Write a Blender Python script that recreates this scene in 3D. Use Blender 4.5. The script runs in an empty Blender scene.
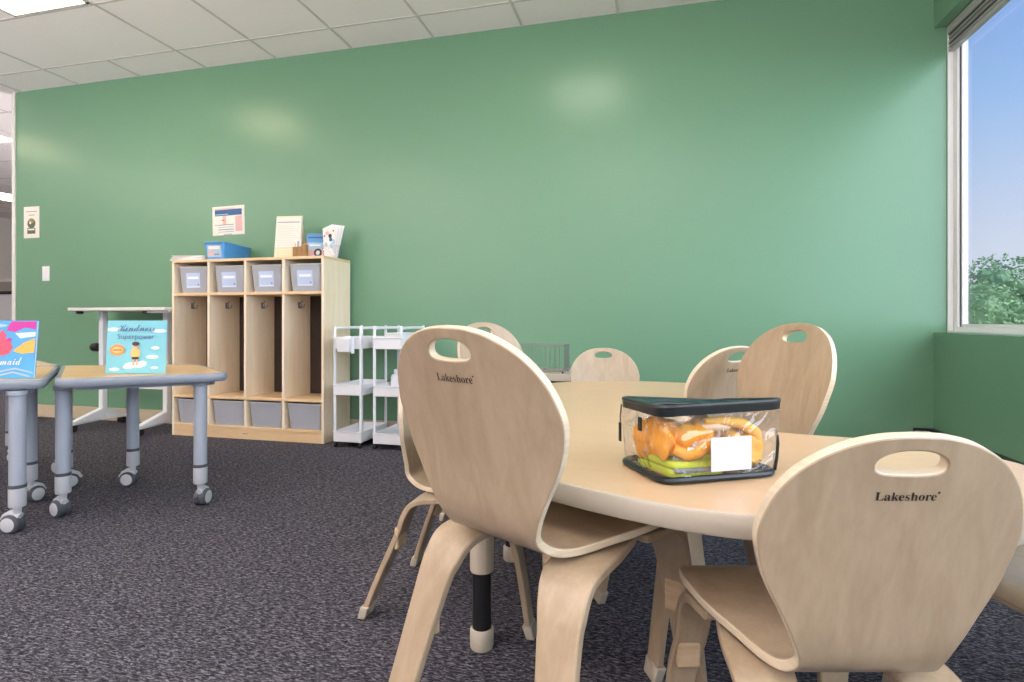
import bpy, bmesh, math, random
from mathutils import Vector, Matrix
from mathutils.geometry import delaunay_2d_cdt

random.seed(7)
scene = bpy.context.scene
COL = scene.collection
PI = math.pi

# ------------------------------------------------------------------ camera frame
F_PX = 565.0
TH = math.radians(14.2)
CT, ST = math.cos(TH), math.sin(TH)
HC = 0.81


def W(lat, z, h=0.0):
    """lateral / depth seen from the camera position -> world."""
    return Vector((lat * CT - z * ST, lat * ST + z * CT, h))


def yaw_of(fl, fz):
    """world z-rotation that turns local +Y into direction (lateral, depth)."""
    d = W(fl, fz)
    return math.atan2(-d.x, d.y)


# ------------------------------------------------------------------ materials
def srgb(r, g, b):
    def f(c):
        c /= 255.0
        return c / 12.92 if c <= 0.04045 else ((c + 0.055) / 1.055) ** 2.4
    return (f(r), f(g), f(b), 1.0)


def new_mat(name):
    m = bpy.data.materials.new(name)
    m.use_nodes = True
    nt = m.node_tree
    return m, nt, nt.nodes['Principled BSDF']


def plain(name, col, rough=0.5, metal=0.0, bump=0.0, bscale=200.0, spec=0.5, var=0.0):
    m, nt, b = new_mat(name)
    b.inputs['Base Color'].default_value = col
    b.inputs['Roughness'].default_value = rough
    b.inputs['Metallic'].default_value = metal
    b.inputs['Specular IOR Level'].default_value = spec
    tc = nt.nodes.new('ShaderNodeTexCoord')
    n = nt.nodes.new('ShaderNodeTexNoise')
    n.inputs['Scale'].default_value = bscale
    n.inputs['Detail'].default_value = 3
    nt.links.new(tc.outputs['Object'], n.inputs['Vector'])
    if bump:
        bp = nt.nodes.new('ShaderNodeBump')
        bp.inputs['Strength'].default_value = bump
        bp.inputs['Distance'].default_value = 0.002
        nt.links.new(n.outputs['Fac'], bp.inputs['Height'])
        nt.links.new(bp.outputs['Normal'], b.inputs['Normal'])
    if var:
        mx = nt.nodes.new('ShaderNodeMix')
        mx.data_type = 'RGBA'
        mx.inputs['A'].default_value = tuple(c * (1 - var) for c in col[:3]) + (1,)
        mx.inputs['B'].default_value = tuple(min(1, c * (1 + var)) for c in col[:3]) + (1,)
        nt.links.new(n.outputs['Fac'], mx.inputs['Factor'])
        nt.links.new(mx.outputs['Result'], b.inputs['Base Color'])
    return m


def wood(name, light, dark, stretch=(14, 14, 1.6), rough=0.38, contrast=0.5):
    m, nt, b = new_mat(name)
    tc = nt.nodes.new('ShaderNodeTexCoord')
    mp = nt.nodes.new('ShaderNodeMapping')
    mp.inputs['Scale'].default_value = stretch
    nt.links.new(tc.outputs['Object'], mp.inputs['Vector'])
    n1 = nt.nodes.new('ShaderNodeTexNoise')
    n1.inputs['Scale'].default_value = 2.2
    n1.inputs['Detail'].default_value = 6
    n1.inputs['Distortion'].default_value = 1.2
    nt.links.new(mp.outputs['Vector'], n1.inputs['Vector'])
    mp2 = nt.nodes.new('ShaderNodeMapping')
    mp2.inputs['Scale'].default_value = tuple(s * 6 for s in stretch[:2]) + (stretch[2] * 3,)
    nt.links.new(tc.outputs['Object'], mp2.inputs['Vector'])
    n2 = nt.nodes.new('ShaderNodeTexNoise')
    n2.inputs['Scale'].default_value = 3.0
    n2.inputs['Detail'].default_value = 2
    nt.links.new(mp2.outputs['Vector'], n2.inputs['Vector'])
    mth = nt.nodes.new('ShaderNodeMath')
    mth.operation = 'MULTIPLY_ADD'
    mth.inputs[1].default_value = 0.3
    nt.links.new(n2.outputs['Fac'], mth.inputs[0])
    nt.links.new(n1.outputs['Fac'], mth.inputs[2])
    cr = nt.nodes.new('ShaderNodeValToRGB')
    cr.color_ramp.elements[0].position = 0.65 - contrast * 0.5
    cr.color_ramp.elements[1].position = 0.65 + contrast * 0.5
    cr.color_ramp.elements[0].color = dark
    cr.color_ramp.elements[1].color = light
    nt.links.new(mth.outputs[0], cr.inputs['Fac'])
    nt.links.new(cr.outputs['Color'], b.inputs['Base Color'])
    b.inputs['Roughness'].default_value = rough
    return m


def emit(name, col, strength):
    m, nt, b = new_mat(name)
    b.inputs['Base Color'].default_value = (0.8, 0.8, 0.8, 1)
    b.inputs['Emission Color'].default_value = col
    b.inputs['Emission Strength'].default_value = strength
    return m


def clear_film(name, tint=(1, 1, 1, 1), gloss=0.12, rough=0.05, haze=0.0, wrinkle=0.0):
    m = bpy.data.materials.new(name)
    m.use_nodes = True
    nt = m.node_tree
    nt.nodes.clear()
    out = nt.nodes.new('ShaderNodeOutputMaterial')
    tr = nt.nodes.new('ShaderNodeBsdfTransparent')
    tr.inputs['Color'].default_value = tint
    gl = nt.nodes.new('ShaderNodeBsdfGlossy')
    gl.inputs['Roughness'].default_value = rough
    fr = nt.nodes.new('ShaderNodeLayerWeight')
    fr.inputs['Blend'].default_value = 0.5
    pw = nt.nodes.new('ShaderNodeMath')
    pw.operation = 'POWER'
    pw.inputs[1].default_value = 4.0
    nt.links.new(fr.outputs['Facing'], pw.inputs[0])
    add = nt.nodes.new('ShaderNodeMath')
    add.operation = 'MULTIPLY_ADD'
    add.inputs[1].default_value = 0.8
    add.inputs[2].default_value = gloss
    nt.links.new(pw.outputs[0], add.inputs[0])
    mix = nt.nodes.new('ShaderNodeMixShader')
    nt.links.new(add.outputs[0], mix.inputs['Fac'])
    nt.links.new(tr.outputs[0], mix.inputs[1])
    nt.links.new(gl.outputs[0], mix.inputs[2])
    last = mix
    if haze:
        df = nt.nodes.new('ShaderNodeBsdfDiffuse')
        df.inputs['Color'].default_value = (0.72, 0.75, 0.83, 1)
        mix2 = nt.nodes.new('ShaderNodeMixShader')
        mix2.inputs['Fac'].default_value = haze
        nt.links.new(mix.outputs[0], mix2.inputs[1])
        nt.links.new(df.outputs[0], mix2.inputs[2])
        last = mix2
    if wrinkle:
        tc = nt.nodes.new('ShaderNodeTexCoord')
        n = nt.nodes.new('ShaderNodeTexNoise')
        n.inputs['Scale'].default_value = 14
        n.inputs['Detail'].default_value = 2
        n.inputs['Distortion'].default_value = 1.5
        nt.links.new(tc.outputs['Object'], n.inputs['Vector'])
        bp = nt.nodes.new('ShaderNodeBump')
        bp.inputs['Strength'].default_value = wrinkle
        bp.inputs['Distance'].default_value = 0.03
        nt.links.new(n.outputs['Fac'], bp.inputs['Height'])
        nt.links.new(bp.outputs['Normal'], gl.inputs['Normal'])
        nt.links.new(bp.outputs['Normal'], fr.inputs['Normal'])
    nt.links.new(last.outputs[0], out.inputs['Surface'])
    return m


M = {}
M['frame_white'] = plain('frame_white', srgb(244, 243, 243), 0.35)
M['green'] = plain('green_paint', srgb(112, 155, 125), 0.27, bump=0.03, bscale=350, spec=0.5)
M['white_paint'] = plain('white_paint', srgb(225, 224, 218), 0.5, bump=0.02)
M['base_beige'] = plain('beige_vinyl', srgb(196, 182, 156), 0.5, var=0.04, bscale=20)
M['tile'] = plain('ceiling_tile', srgb(250, 244, 243), 0.9, bump=0.25, bscale=220, var=0.03)
M['tbar'] = plain('ceiling_tbar', srgb(212, 206, 203), 0.55)
M['birch'] = wood('birch_ply', srgb(188, 168, 143), srgb(164, 143, 117), (10, 10, 1.4), 0.33, 0.66)
M['lit_ply_rim'] = wood('lit_ply_rim', srgb(226, 212, 190), srgb(208, 190, 162), (3, 3, 60), 0.38, 0.6)  # paler than the sheet faces: window light on the edges, put into the colour
M['birch_edge'] = wood('birch_edge', srgb(228, 204, 172), srgb(200, 168, 130), (3, 3, 60), 0.42, 0.6)
M['table_top'] = wood('maple_top', srgb(216, 186, 150), srgb(206, 173, 135), (2.0, 9, 2), 0.3, 0.8)
M['band'] = plain('edge_band', srgb(190, 180, 164), 0.4, var=0.03, bscale=30)
M['cubby_wood'] = wood('cubby_birch', srgb(250, 236, 212), srgb(238, 214, 182), (7, 7, 0.9), 0.42, 0.6)
M['cubby_shelf'] = wood('cubby_shelf', srgb(238, 210, 168), srgb(224, 188, 142), (1.2, 9, 9), 0.42, 0.6)
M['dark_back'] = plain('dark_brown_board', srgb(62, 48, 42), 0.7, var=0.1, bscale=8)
M['desk_top'] = wood('desk_maple', srgb(226, 190, 140), srgb(212, 172, 120), (2, 8, 2), 0.35, 0.8)
M['grey_edge'] = plain('grey_edging', srgb(138, 146, 158), 0.4)
M['grey_leg'] = plain('grey_leg_metal', srgb(166, 173, 186), 0.35, 0.1)
M['grey_collar'] = plain('grey_collar', srgb(190, 192, 198), 0.4)
M['dark_grey'] = plain('dark_grey_rubber', srgb(72, 74, 82), 0.5)
M['black'] = plain('black_plastic', srgb(24, 24, 27), 0.45)
M['white_metal'] = plain('white_metal', srgb(236, 238, 244), 0.35)
M['white_plastic'] = plain('white_plastic', srgb(240, 240, 244), 0.4)
M['table_leg'] = plain('table_leg_beige', srgb(196, 184, 166), 0.4)
M['ink'] = plain('dark_ink', srgb(38, 28, 22), 0.6)
M['steel'] = plain('steel', srgb(150, 150, 152), 0.3, 0.9)
M['alu'] = plain('aluminium', srgb(190, 185, 183), 0.4, 0.2)
M['alu_dark'] = plain('aluminium_dark', srgb(95, 92, 92), 0.5, 0.3)
M['paper'] = plain('paper', srgb(238, 232, 222), 0.7)
M['paper_white'] = plain('paper_white', srgb(242, 242, 246), 0.6)
M['paper_cream'] = plain('paper_cream', srgb(240, 226, 190), 0.7)
M['print_grey'] = plain('print_grey', srgb(150, 146, 156), 0.7)
M['print_blue'] = plain('print_blue', srgb(62, 100, 150), 0.6)
M['print_lblue'] = plain('print_light_blue', srgb(168, 196, 214), 0.6)
M['print_pink'] = plain('print_pink', srgb(226, 180, 178), 0.6)
M['print_red'] = plain('print_red', srgb(220, 110, 100), 0.6)
M['print_tan'] = plain('print_tan', srgb(212, 188, 168), 0.6)
M['print_olive'] = plain('print_olive', srgb(150, 140, 70), 0.6)
M['print_green'] = plain('print_green', srgb(86, 100, 78), 0.6)
M['blue_bin'] = plain('blue_plastic', srgb(84, 156, 222), 0.35)
M['label_blue'] = plain('pale_blue_card', srgb(186, 204, 232), 0.6)
M['label_white'] = plain('card_white', srgb(242, 244, 250), 0.6)
M['bin'] = clear_film('translucent_bin', (0.80, 0.82, 0.86, 1), 0.05, 0.3, 0.50)
M['bin_rim'] = plain('bin_rim', srgb(200, 198, 200), 0.4)
M['papers_in_bin'] = plain('bin_contents', srgb(132, 136, 146), 0.8, var=0.12, bscale=14)
M['glass'] = clear_film('window_glass', (0.97, 0.98, 0.98, 1), 0.0, 0.0)
M['pvc'] = clear_film('clear_pvc', (0.97, 0.97, 0.98, 1), 0.09, 0.05, 0.03, 0.9)
M['bag_trim'] = plain('bag_trim', srgb(22, 32, 38), 0.32)
M['bag_top'] = plain('bag_top', srgb(30, 58, 62), 0.25, bump=0.2, bscale=25)
M['orange'] = plain('orange_cloth', srgb(255, 170, 16), 0.7, bump=0.3, bscale=60, var=0.08)
M['orange_l'] = plain('light_orange_cloth', srgb(255, 188, 72), 0.75, bump=0.3, bscale=60, var=0.1)
M['lime'] = plain('hi_vis_lime', srgb(205, 226, 40), 0.7, bump=0.2, bscale=120)
M['reflect'] = plain('reflective_tape', srgb(140, 146, 152), 0.35, 0.3)
M['tape_peach'] = plain('pale_cloth', srgb(250, 222, 190), 0.7)
M['book_teal'] = plain('book_teal', srgb(128, 200, 212), 0.4, var=0.04, bscale=12)
M['book_blue'] = plain('book_blue', srgb(86, 172, 226), 0.4, var=0.12, bscale=14)
M['cloud'] = plain('print_cloud', srgb(236, 244, 250), 0.5)
M['magenta'] = plain('print_magenta', srgb(205, 60, 160), 0.5)
M['coral'] = plain('print_coral', srgb(232, 92, 116), 0.5)
M['gold'] = plain('print_gold', srgb(250, 186, 90), 0.5)
M['skin'] = plain('print_skin', srgb(236, 186, 150), 0.5)
M['yellow'] = plain('print_yellow', srgb(244, 200, 110), 0.5)
M['hair'] = plain('print_hair', srgb(66, 54, 60), 0.5)
M['ink_violet'] = plain('print_violet', srgb(86, 96, 140), 0.5)
M['orange_badge'] = plain('print_orange', srgb(230, 150, 90), 0.5)
M['whiteboard'] = plain('white_laminate', srgb(226, 224, 220), 0.3)
M['office_grey'] = plain('office_grey', srgb(150, 145, 146), 0.7, var=0.04, bscale=30)
M['office_wall'] = plain('office_wall', srgb(222, 218, 214), 0.7)
M['leaf'] = plain('leaf_green', srgb(142, 172, 122), 0.6, var=0.35, bscale=1.3)
M['leaf2'] = plain('leaf_dark_green', srgb(120, 152, 108), 0.6, var=0.35, bscale=1.3)
M['bark'] = plain('bark', srgb(88, 76, 66), 0.9, var=0.2, bscale=9)
M['lawn'] = plain('lawn', srgb(88, 112, 70), 0.9, var=0.2, bscale=2)
M['lamp_warm'] = emit('warm_lamp_diffuser', (1.0, 0.84, 0.54, 1), 10.5)
M['lamp'] = emit('lamp_diffuser', (1.0, 0.92, 0.80, 1), 9.0)


def carpet():
    m, nt, b = new_mat('carpet_tile')
    tc = nt.nodes.new('ShaderNodeTexCoord')
    mp = nt.nodes.new('ShaderNodeMapping')
    mp.inputs['Scale'].default_value = (42, 130, 1)
    mp.inputs['Rotation'].default_value = (0, 0, math.radians(6))
    nt.links.new(tc.outputs['Object'], mp.inputs['Vector'])
    n1 = nt.nodes.new('ShaderNodeTexNoise')
    n1.inputs['Scale'].default_value = 1.6
    n1.inputs['Detail'].default_value = 4
    n1.inputs['Roughness'].default_value = 0.65
    n1.inputs['Distortion'].default_value = 0.8
    nt.links.new(mp.outputs['Vector'], n1.inputs['Vector'])
    cr = nt.nodes.new('ShaderNodeValToRGB')
    e = cr.color_ramp.elements
    e[0].position, e[0].color = 0.40, srgb(36, 36, 44)
    e[1].position, e[1].color = 0.64, srgb(140, 136, 146)
    mid = e.new(0.52)
    mid.color = srgb(78, 76, 86)
    nt.links.new(n1.outputs['Fac'], cr.inputs['Fac'])
    nt.links.new(cr.outputs['Color'], b.inputs['Base Color'])
    b.inputs['Roughness'].default_value = 0.95
    b.inputs['Specular IOR Level'].default_value = 0.15
    n2 = nt.nodes.new('ShaderNodeTexNoise')
    n2.inputs['Scale'].default_value = 260
    n2.inputs['Detail'].default_value = 2
    nt.links.new(tc.outputs['Object'], n2.inputs['Vector'])
    bp = nt.nodes.new('ShaderNodeBump')
    bp.inputs['Strength'].default_value = 0.6
    bp.inputs['Distance'].default_value = 0.006
    nt.links.new(n2.outputs['Fac'], bp.inputs['Height'])
    nt.links.new(bp.outputs['Normal'], b.inputs['Normal'])
    return m


M['carpet'] = carpet()


# ------------------------------------------------------------------ mesh helpers
class MB:
    def __init__(self):
        self.v, self.f, self.mi, self.mats = [], [], [], []
        self.cur = 0

    def use(self, mat):
        if mat not in self.mats:
            self.mats.append(mat)
        self.cur = self.mats.index(mat)
        return self

    def add(self, vs, fs, mtx=None):
        o = len(self.v)
        for p in vs:
            p = Vector(p)
            self.v.append(mtx @ p if mtx else p)
        for f in fs:
            self.f.append(tuple(i + o for i in f))
            self.mi.append(self.cur)
        return self

    def box(self, x0, x1, y0, y1, z0, z1, mtx=None):
        vs = [(x0, y0, z0), (x1, y0, z0), (x1, y1, z0), (x0, y1, z0),
              (x0, y0, z1), (x1, y0, z1), (x1, y1, z1), (x0, y1, z1)]
        fs = [(0, 3, 2, 1), (4, 5, 6, 7), (0, 1, 5, 4), (1, 2, 6, 5), (2, 3, 7, 6), (3, 0, 4, 7)]
        return self.add(vs, fs, mtx)

    def frustum(self, lo, hi, z0, z1, mtx=None):
        """lo / hi = (x0,x1,y0,y1) rectangles at z0 / z1."""
        a, b = lo, hi
        vs = [(a[0], a[2], z0), (a[1], a[2], z0), (a[1], a[3], z0), (a[0], a[3], z0),
              (b[0], b[2], z1), (b[1], b[2], z1), (b[1], b[3], z1), (b[0], b[3], z1)]
        fs = [(0, 3, 2, 1), (4, 5, 6, 7), (0, 1, 5, 4), (1, 2, 6, 5), (2, 3, 7, 6), (3, 0, 4, 7)]
        return self.add(vs, fs, mtx)

    def prism(self, poly, z0, z1, mtx=None):
        n = len(poly)
        vs = [(p[0], p[1], z0) for p in poly] + [(p[0], p[1], z1) for p in poly]
        fs = [tuple(range(n - 1, -1, -1)), tuple(range(n, 2 * n))]
        fs += [(i, (i + 1) % n, n + (i + 1) % n, n + i) for i in range(n)]
        return self.add(vs, fs, mtx)

    def wallring(self, poly, z0, z1, mtx=None):
        n = len(poly)
        vs = [(p[0], p[1], z0) for p in poly] + [(p[0], p[1], z1) for p in poly]
        return self.add(vs, [(i, (i + 1) % n, n + (i + 1) % n, n + i) for i in range(n)], mtx)

    def lathe(self, prof, n=24, mtx=None, caps=True):
        """prof: (radius, z) list."""
        vs, fs = [], []
        for r, z in prof:
            for k in range(n):
                a = 2 * PI * k / n
                vs.append((r * math.cos(a), r * math.sin(a), z))
        for j in range(len(prof) - 1):
            for k in range(n):
                k2 = (k + 1) % n
                fs.append((j * n + k, j * n + k2, (j + 1) * n + k2, (j + 1) * n + k))
        if caps:
            fs.append(tuple(range(n - 1, -1, -1)))
            fs.append(tuple((len(prof) - 1) * n + k for k in range(n)))
        return self.add(vs, fs, mtx)

    def tube(self, pts, r, n=10, closed=False, mtx=None):
        pts = [Vector(p) for p in pts]
        m = len(pts)
        vs, fs = [], []
        up = None
        for i, p in enumerate(pts):
            if closed:
                t = pts[(i + 1) % m] - pts[i - 1]
            else:
                t = pts[min(i + 1, m - 1)] - pts[max(i - 1, 0)]
            t.normalize()
            if up is None:
                up = Vector((0, 0, 1)) if abs(t.z) < 0.9 else Vector((1, 0, 0))
            a = (up - t * up.dot(t)).normalized()
            up = a
            b = t.cross(a)
            rr = r[i] if isinstance(r, (list, tuple)) else r
            for k in range(n):
                an = 2 * PI * k / n
                vs.append(p + a * (rr * math.cos(an)) + b * (rr * math.sin(an)))
        segs = m if closed else m - 1
        for i in range(segs):
            j = (i + 1) % m
            for k in range(n):
                k2 = (k + 1) % n
                fs.append((i * n + k, i * n + k2, j * n + k2, j * n + k))
        if not closed:
            fs.append(tuple(range(n - 1, -1, -1)))
            fs.append(tuple((m - 1) * n + k for k in range(n)))
        return self.add(vs, fs, mtx)

    def build(self, name, mat=None, parent=None, bevel=0.0, smooth=None, segs=2):
        me = bpy.data.meshes.new(name)
        me.from_pydata([tuple(p) for p in self.v], [], self.f)
        mats = self.mats if self.mats else [mat]
        for mm in mats:
            me.materials.append(mm)
        if self.mats:
            me.polygons.foreach_set('material_index', self.mi)
        bm = bmesh.new()
        bm.from_mesh(me)
        bmesh.ops.recalc_face_normals(bm, faces=bm.faces)
        bm.to_mesh(me)
        bm.free()
        o = bpy.data.objects.new(name, me)
        COL.objects.link(o)
        if parent is not None:
            o.parent = parent
        if bevel:
            b = o.modifiers.new('bevel', 'BEVEL')
            b.width = bevel
            b.segments = segs
            b.limit_method = 'ANGLE'
            b.angle_limit = math.radians(38)
            b.harden_normals = False
        if smooth is None:
            smooth = bool(bevel)
        if smooth:
            me.polygons.foreach_set('use_smooth', [True] * len(me.polygons))
            me.set_sharp_from_angle(angle=math.radians(42))
        me.update()
        return o


def catmull(pts, n=8, closed=False):
    pts = [Vector(p) for p in pts]
    m = len(pts)
    out = []
    rng = range(m) if closed else range(m - 1)
    for i in rng:
        p0 = pts[i - 1] if (closed or i > 0) else pts[0] * 2 - pts[1]
        p1 = pts[i]
        p2 = pts[(i + 1) % m]
        p3 = pts[(i + 2) % m] if (closed or i + 2 < m) else pts[-1] * 2 - pts[-2]
        for k in range(n):
            t = k / n
            out.append(0.5 * ((2 * p1) + (p2 - p0) * t + (2 * p0 - 5 * p1 + 4 * p2 - p3) * t * t
                              + (3 * p1 - p0 - 3 * p2 + p3) * t ** 3))
    if not closed:
        out.append(pts[-1].copy())
    return out


def round_poly(poly, r, n=5):
    out = []
    m = len(poly)
    for i in range(m):
        p = Vector(poly[i]).to_2d()
        a = (Vector(poly[i - 1]).to_2d() - p)
        b = (Vector(poly[(i + 1) % m]).to_2d() - p)
        rr = r[i] if isinstance(r, (list, tuple)) else r
        rr = min(rr, a.length * 0.45, b.length * 0.45)
        s, e = p + a.normalized() * rr, p + b.normalized() * rr
        for k in range(n + 1):
            t = k / n
            out.append(s * (1 - t) ** 2 + p * 2 * t * (1 - t) + e * t * t)
    return out


def ellipse(cx, cy, rx, ry, n=20):
    return [(cx + rx * math.cos(2 * PI * k / n), cy + ry * math.sin(2 * PI * k / n)) for k in range(n)]


def rect(x0, x1, y0, y1):
    return [(x0, y0), (x1, y0), (x1, y1), (x0, y1)]


def tag(o, label, cat, group=None):
    o['label'] = label
    o['category'] = cat
    if group:
        o['group'] = group
    return o


def thing(name, label, cat, loc=(0, 0, 0), rz=0.0, group=None):
    o = bpy.data.objects.new(name, None)
    o.empty_display_size = 0.05
    COL.objects.link(o)
    o.location = loc
    o.rotation_euler = (0, 0, rz)
    return tag(o, label, cat, group)


def structure(o):
    o['kind'] = 'structure'
    return o


def dup(root, loc, rz, label, group=None):
    r = root.copy()
    COL.objects.link(r)
    r.location = loc
    r.rotation_euler = (0, 0, rz)
    r['label'] = label
    if group:
        r['group'] = group
    for ch in list(root.children):
        c = ch.copy()
        COL.objects.link(c)
        c.parent = r
        for g in list(ch.children):
            d = g.copy()
            COL.objects.link(d)
            d.parent = c
    return r


def text_mesh(body, size):
    """(verts2d, faces) of a line of lettering, centred on its own middle."""
    cu = bpy.data.curves.new('lettering', 'FONT')
    cu.body = body
    cu.size = size
    cu.resolution_u = 4
    o = bpy.data.objects.new('lettering', cu)
    COL.objects.link(o)
    dg = bpy.context.evaluated_depsgraph_get()
    me = bpy.data.meshes.new_from_object(o.evaluated_get(dg))
    vs = [(v.co.x, v.co.y) for v in me.vertices]
    fs = [tuple(p.vertices) for p in me.polygons]
    COL.objects.unlink(o)
    bpy.data.objects.remove(o)
    bpy.data.curves.remove(cu)
    bpy.data.meshes.remove(me)
    xs = [v[0] for v in vs]
    ys = [v[1] for v in vs]
    cx, w, h0 = (min(xs) + max(xs)) / 2, max(xs) - min(xs), min(ys)
    return [(x - cx, y - h0) for x, y in vs], fs, w, max(ys) - h0


def serif(s):
    out = ''
    for ch in s:
        if 'A' <= ch <= 'Z':
            out += chr(0x1D400 + ord(ch) - 65)
        elif 'a' <= ch <= 'z':
            out += chr(0x1D41A + ord(ch) - 97)
        else:
            out += ch
    return out


def script(s):
    out = ''
    for ch in s:
        if 'A' <= ch <= 'Z':
            out += chr(0x1D4D0 + ord(ch) - 65)
        elif 'a' <= ch <= 'z':
            out += chr(0x1D4EA + ord(ch) - 97)
        else:
            out += ch
    return out


def print_on(name, parent, items, mtx, step=0.00025):
    """flat printed shapes: items = (polygon, material) or ('text', body, size, x, y, material); mtx: XY plane, +Z outward."""
    mb = MB()
    for i, it in enumerate(items):
        z = 0.0004 + step * i
        if it[0] == 'text':
            vs, fs, w, h = text_mesh(it[1], it[2])
            sx = it[6] / w if len(it) > 6 and it[6] else 1.0
            mb.use(it[5]).add([(x * sx + it[3], y + it[4], z) for x, y in vs], fs, mtx)
        else:
            mb.use(it[1]).add([(p[0], p[1], z) for p in it[0]], [tuple(range(len(it[0])))], mtx)
    o = mb.build(name, None, parent)
    return o


# ------------------------------------------------------------------ room shell
WY = 3.66            # inner face of the green wall
WX = 1.518           # inner face of the window wall
XL = -5.35           # where the green wall ends
CH = 2.773
Y0, Y1, X0 = -4.2, 11.0, -12.0

structure(MB().box(X0, 1.85, Y0, Y1, -0.1, 0).build('floor', M['carpet']))
ceil = structure(MB().box(X0, 1.85, Y0, Y1, CH, CH + 0.1).build('ceiling', M['tile']))
gx = [-0.23 - 0.628 * k for k in range(-3, 19)]
gy = [3.37 - 0.612 * k for k in range(0, 13)] + [3.37 + 0.612 * k for k in range(1, 13)]
grid = MB()
for x in gx:
    if X0 < x < 1.5:
        if abs(x + 3.998) < 0.05:       # one double-width tile has no bar across it
            grid.box(x - 0.008, x + 0.008, Y0, 2.758, CH - 0.0035, CH + 0.002)
            grid.box(x - 0.008, x + 0.008, 3.37, Y1 - 0.02, CH - 0.0035, CH + 0.002)
        else:
            grid.box(x - 0.008, x + 0.008, Y0, Y1 - 0.02, CH - 0.0035, CH + 0.002)
for y in gy:
    if Y0 < y < Y1:
        grid.box(X0, WX, y - 0.008, y + 0.008, CH - 0.003, CH + 0.002)
structure(grid.build('trim_ceiling_grid', M['tbar']))

structure(MB().box(XL + 0.03, WX + 0.075, WY, WY + 0.14, 0, CH).build('wall_back', M['green']))
structure(MB().box(XL - 0.005, XL + 0.03, WY - 0.012, WY + 0.152, 0, CH).build('trim_1', M['white_paint'], bevel=0.004))
structure(MB().box(XL + 0.03, WX - 0.1, WY - 0.009, WY, 0, 0.105).build('baseboard_back', M['base_beige'], bevel=0.003))
# window wall: low ledge wall, header, and posts between the windows
wr = MB()
SILL, HEAD = 0.746, 2.453
wr.box(WX, 1.75, Y0, WY, 0, SILL)
wr.box(WX, 1.75, Y0, WY, HEAD, CH)
wr.box(WX + 0.02, 1.75, -1.1, -0.9, SILL, HEAD)
structure(wr.build('wall_right', M['green'], bevel=0.004))
structure(MB().box(X0, 1.75, Y0 - 0.1, Y0, 0, CH).build('wall_rear', M['office_wall']))
structure(MB().box(X0 - 0.1, X0, Y0, Y1, 0, CH).build('wall_left', M['office_wall']))
structure(MB().box(X0, 1.75, Y1, Y1 + 0.1, 0, CH).build('wall_far', M['office_wall']))
structure(MB().box(1.65, 1.75, WY + 0.14, Y1, 0, CH).build('wall_far_right', M['office_wall']))


def window(name, y0, y1):
    fr = MB()
    xa, xm, xb = WX + 0.065, WX + 0.092, WX + 0.125
    for e0, sg in ((y1, -1), (y0, 1)):
        def col(x0, x1, d0, d1):
            ya, yb = sorted((e0 + sg * d0, e0 + sg * d1))
            fr.box(x0, x1, ya, yb, SILL, HEAD)
        col(xa, xm, 0.0, 0.014)
        col(xm, xb, 0.0, 0.05)
        col(xm + 0.016, xb, 0.05, 0.066)
    fr.box(xa, xm, y0 + 0.014, y1 - 0.014, SILL, SILL + 0.010)
    fr.box(xm, xb, y0 + 0.05, y1 - 0.05, SILL, SILL + 0.032)
    fr.box(xm + 0.016, xb, y0 + 0.066, y1 - 0.066, SILL + 0.032, SILL + 0.048)
    fr.box(xm, xb, y0 + 0.05, y1 - 0.05, HEAD - 0.04, HEAD)
    w = structure(fr.build(name, M['frame_white'], bevel=0.003))
    MB().box(xb - 0.006, xb - 0.002, y0 + 0.05, y1 - 0.05, SILL + 0.03, HEAD - 0.03).build('glass_pane', M['glass'], w)
    s = MB()
    s.box(xm + 0.012, xm + 0.0165, y1 - 0.058, y1 - 0.0505, SILL + 0.032, HEAD - 0.04)
    s.box(xm + 0.012, xm + 0.0165, y0 + 0.0505, y0 + 0.058, SILL + 0.032, HEAD - 0.04)
    s.build('gasket', M['dark_grey'], w)
    return w


window('window_1', -0.9, WY)
window('window_2', Y0 + 0.1, -1.1)


def blind(y0, y1, label):
    t = thing('window_blind', label, 'blind', (WX + 0.096, (y0 + y1) / 2, HEAD))
    hl = (y1 - y0) / 2 - 0.018
    MB().box(-0.038, -0.006, -hl, hl, -0.05, -0.002).build('headrail', M['alu'], t, bevel=0.004)
    for k in range(9):
        z = -0.056 - k * 0.0085
        MB().box(-0.037 + 0.004 * (k % 2), -0.006, -hl + 0.01, hl - 0.01, z - 0.0035, z).build('slat', M['alu'] if k % 3 else M['alu_dark'], t)
    MB().box(-0.036, -0.006, -hl + 0.01, hl - 0.01, -0.152, -0.136).build('bottom_rail', M['alu'], t, bevel=0.004)


blind(-0.9, WY, 'raised grey aluminium blind bunched above the window next to the green wall')
blind(Y0 + 0.1, -1.1, 'raised grey aluminium blind over the window behind the camera')

# low convector cover along the foot of the window wall
hv = thing('baseboard_heater', 'long low white heater cover with black slot at the foot of window wall', 'heater', (WX, 1.3, 0))
MB().box(-0.10, -0.001, -2.9, 2.35, 0.0, 0.192).build('cover', M['white_metal'], hv, bevel=0.006)
MB().box(-0.03, -0.001, -2.9, 2.35, 0.192, 0.206).build('slot', M['black'], hv)
MB().box(-0.104, -0.001, 2.346, 2.356, 0.19, 0.207).build('end_cap', M['black'], hv, bevel=0.003)


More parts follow.
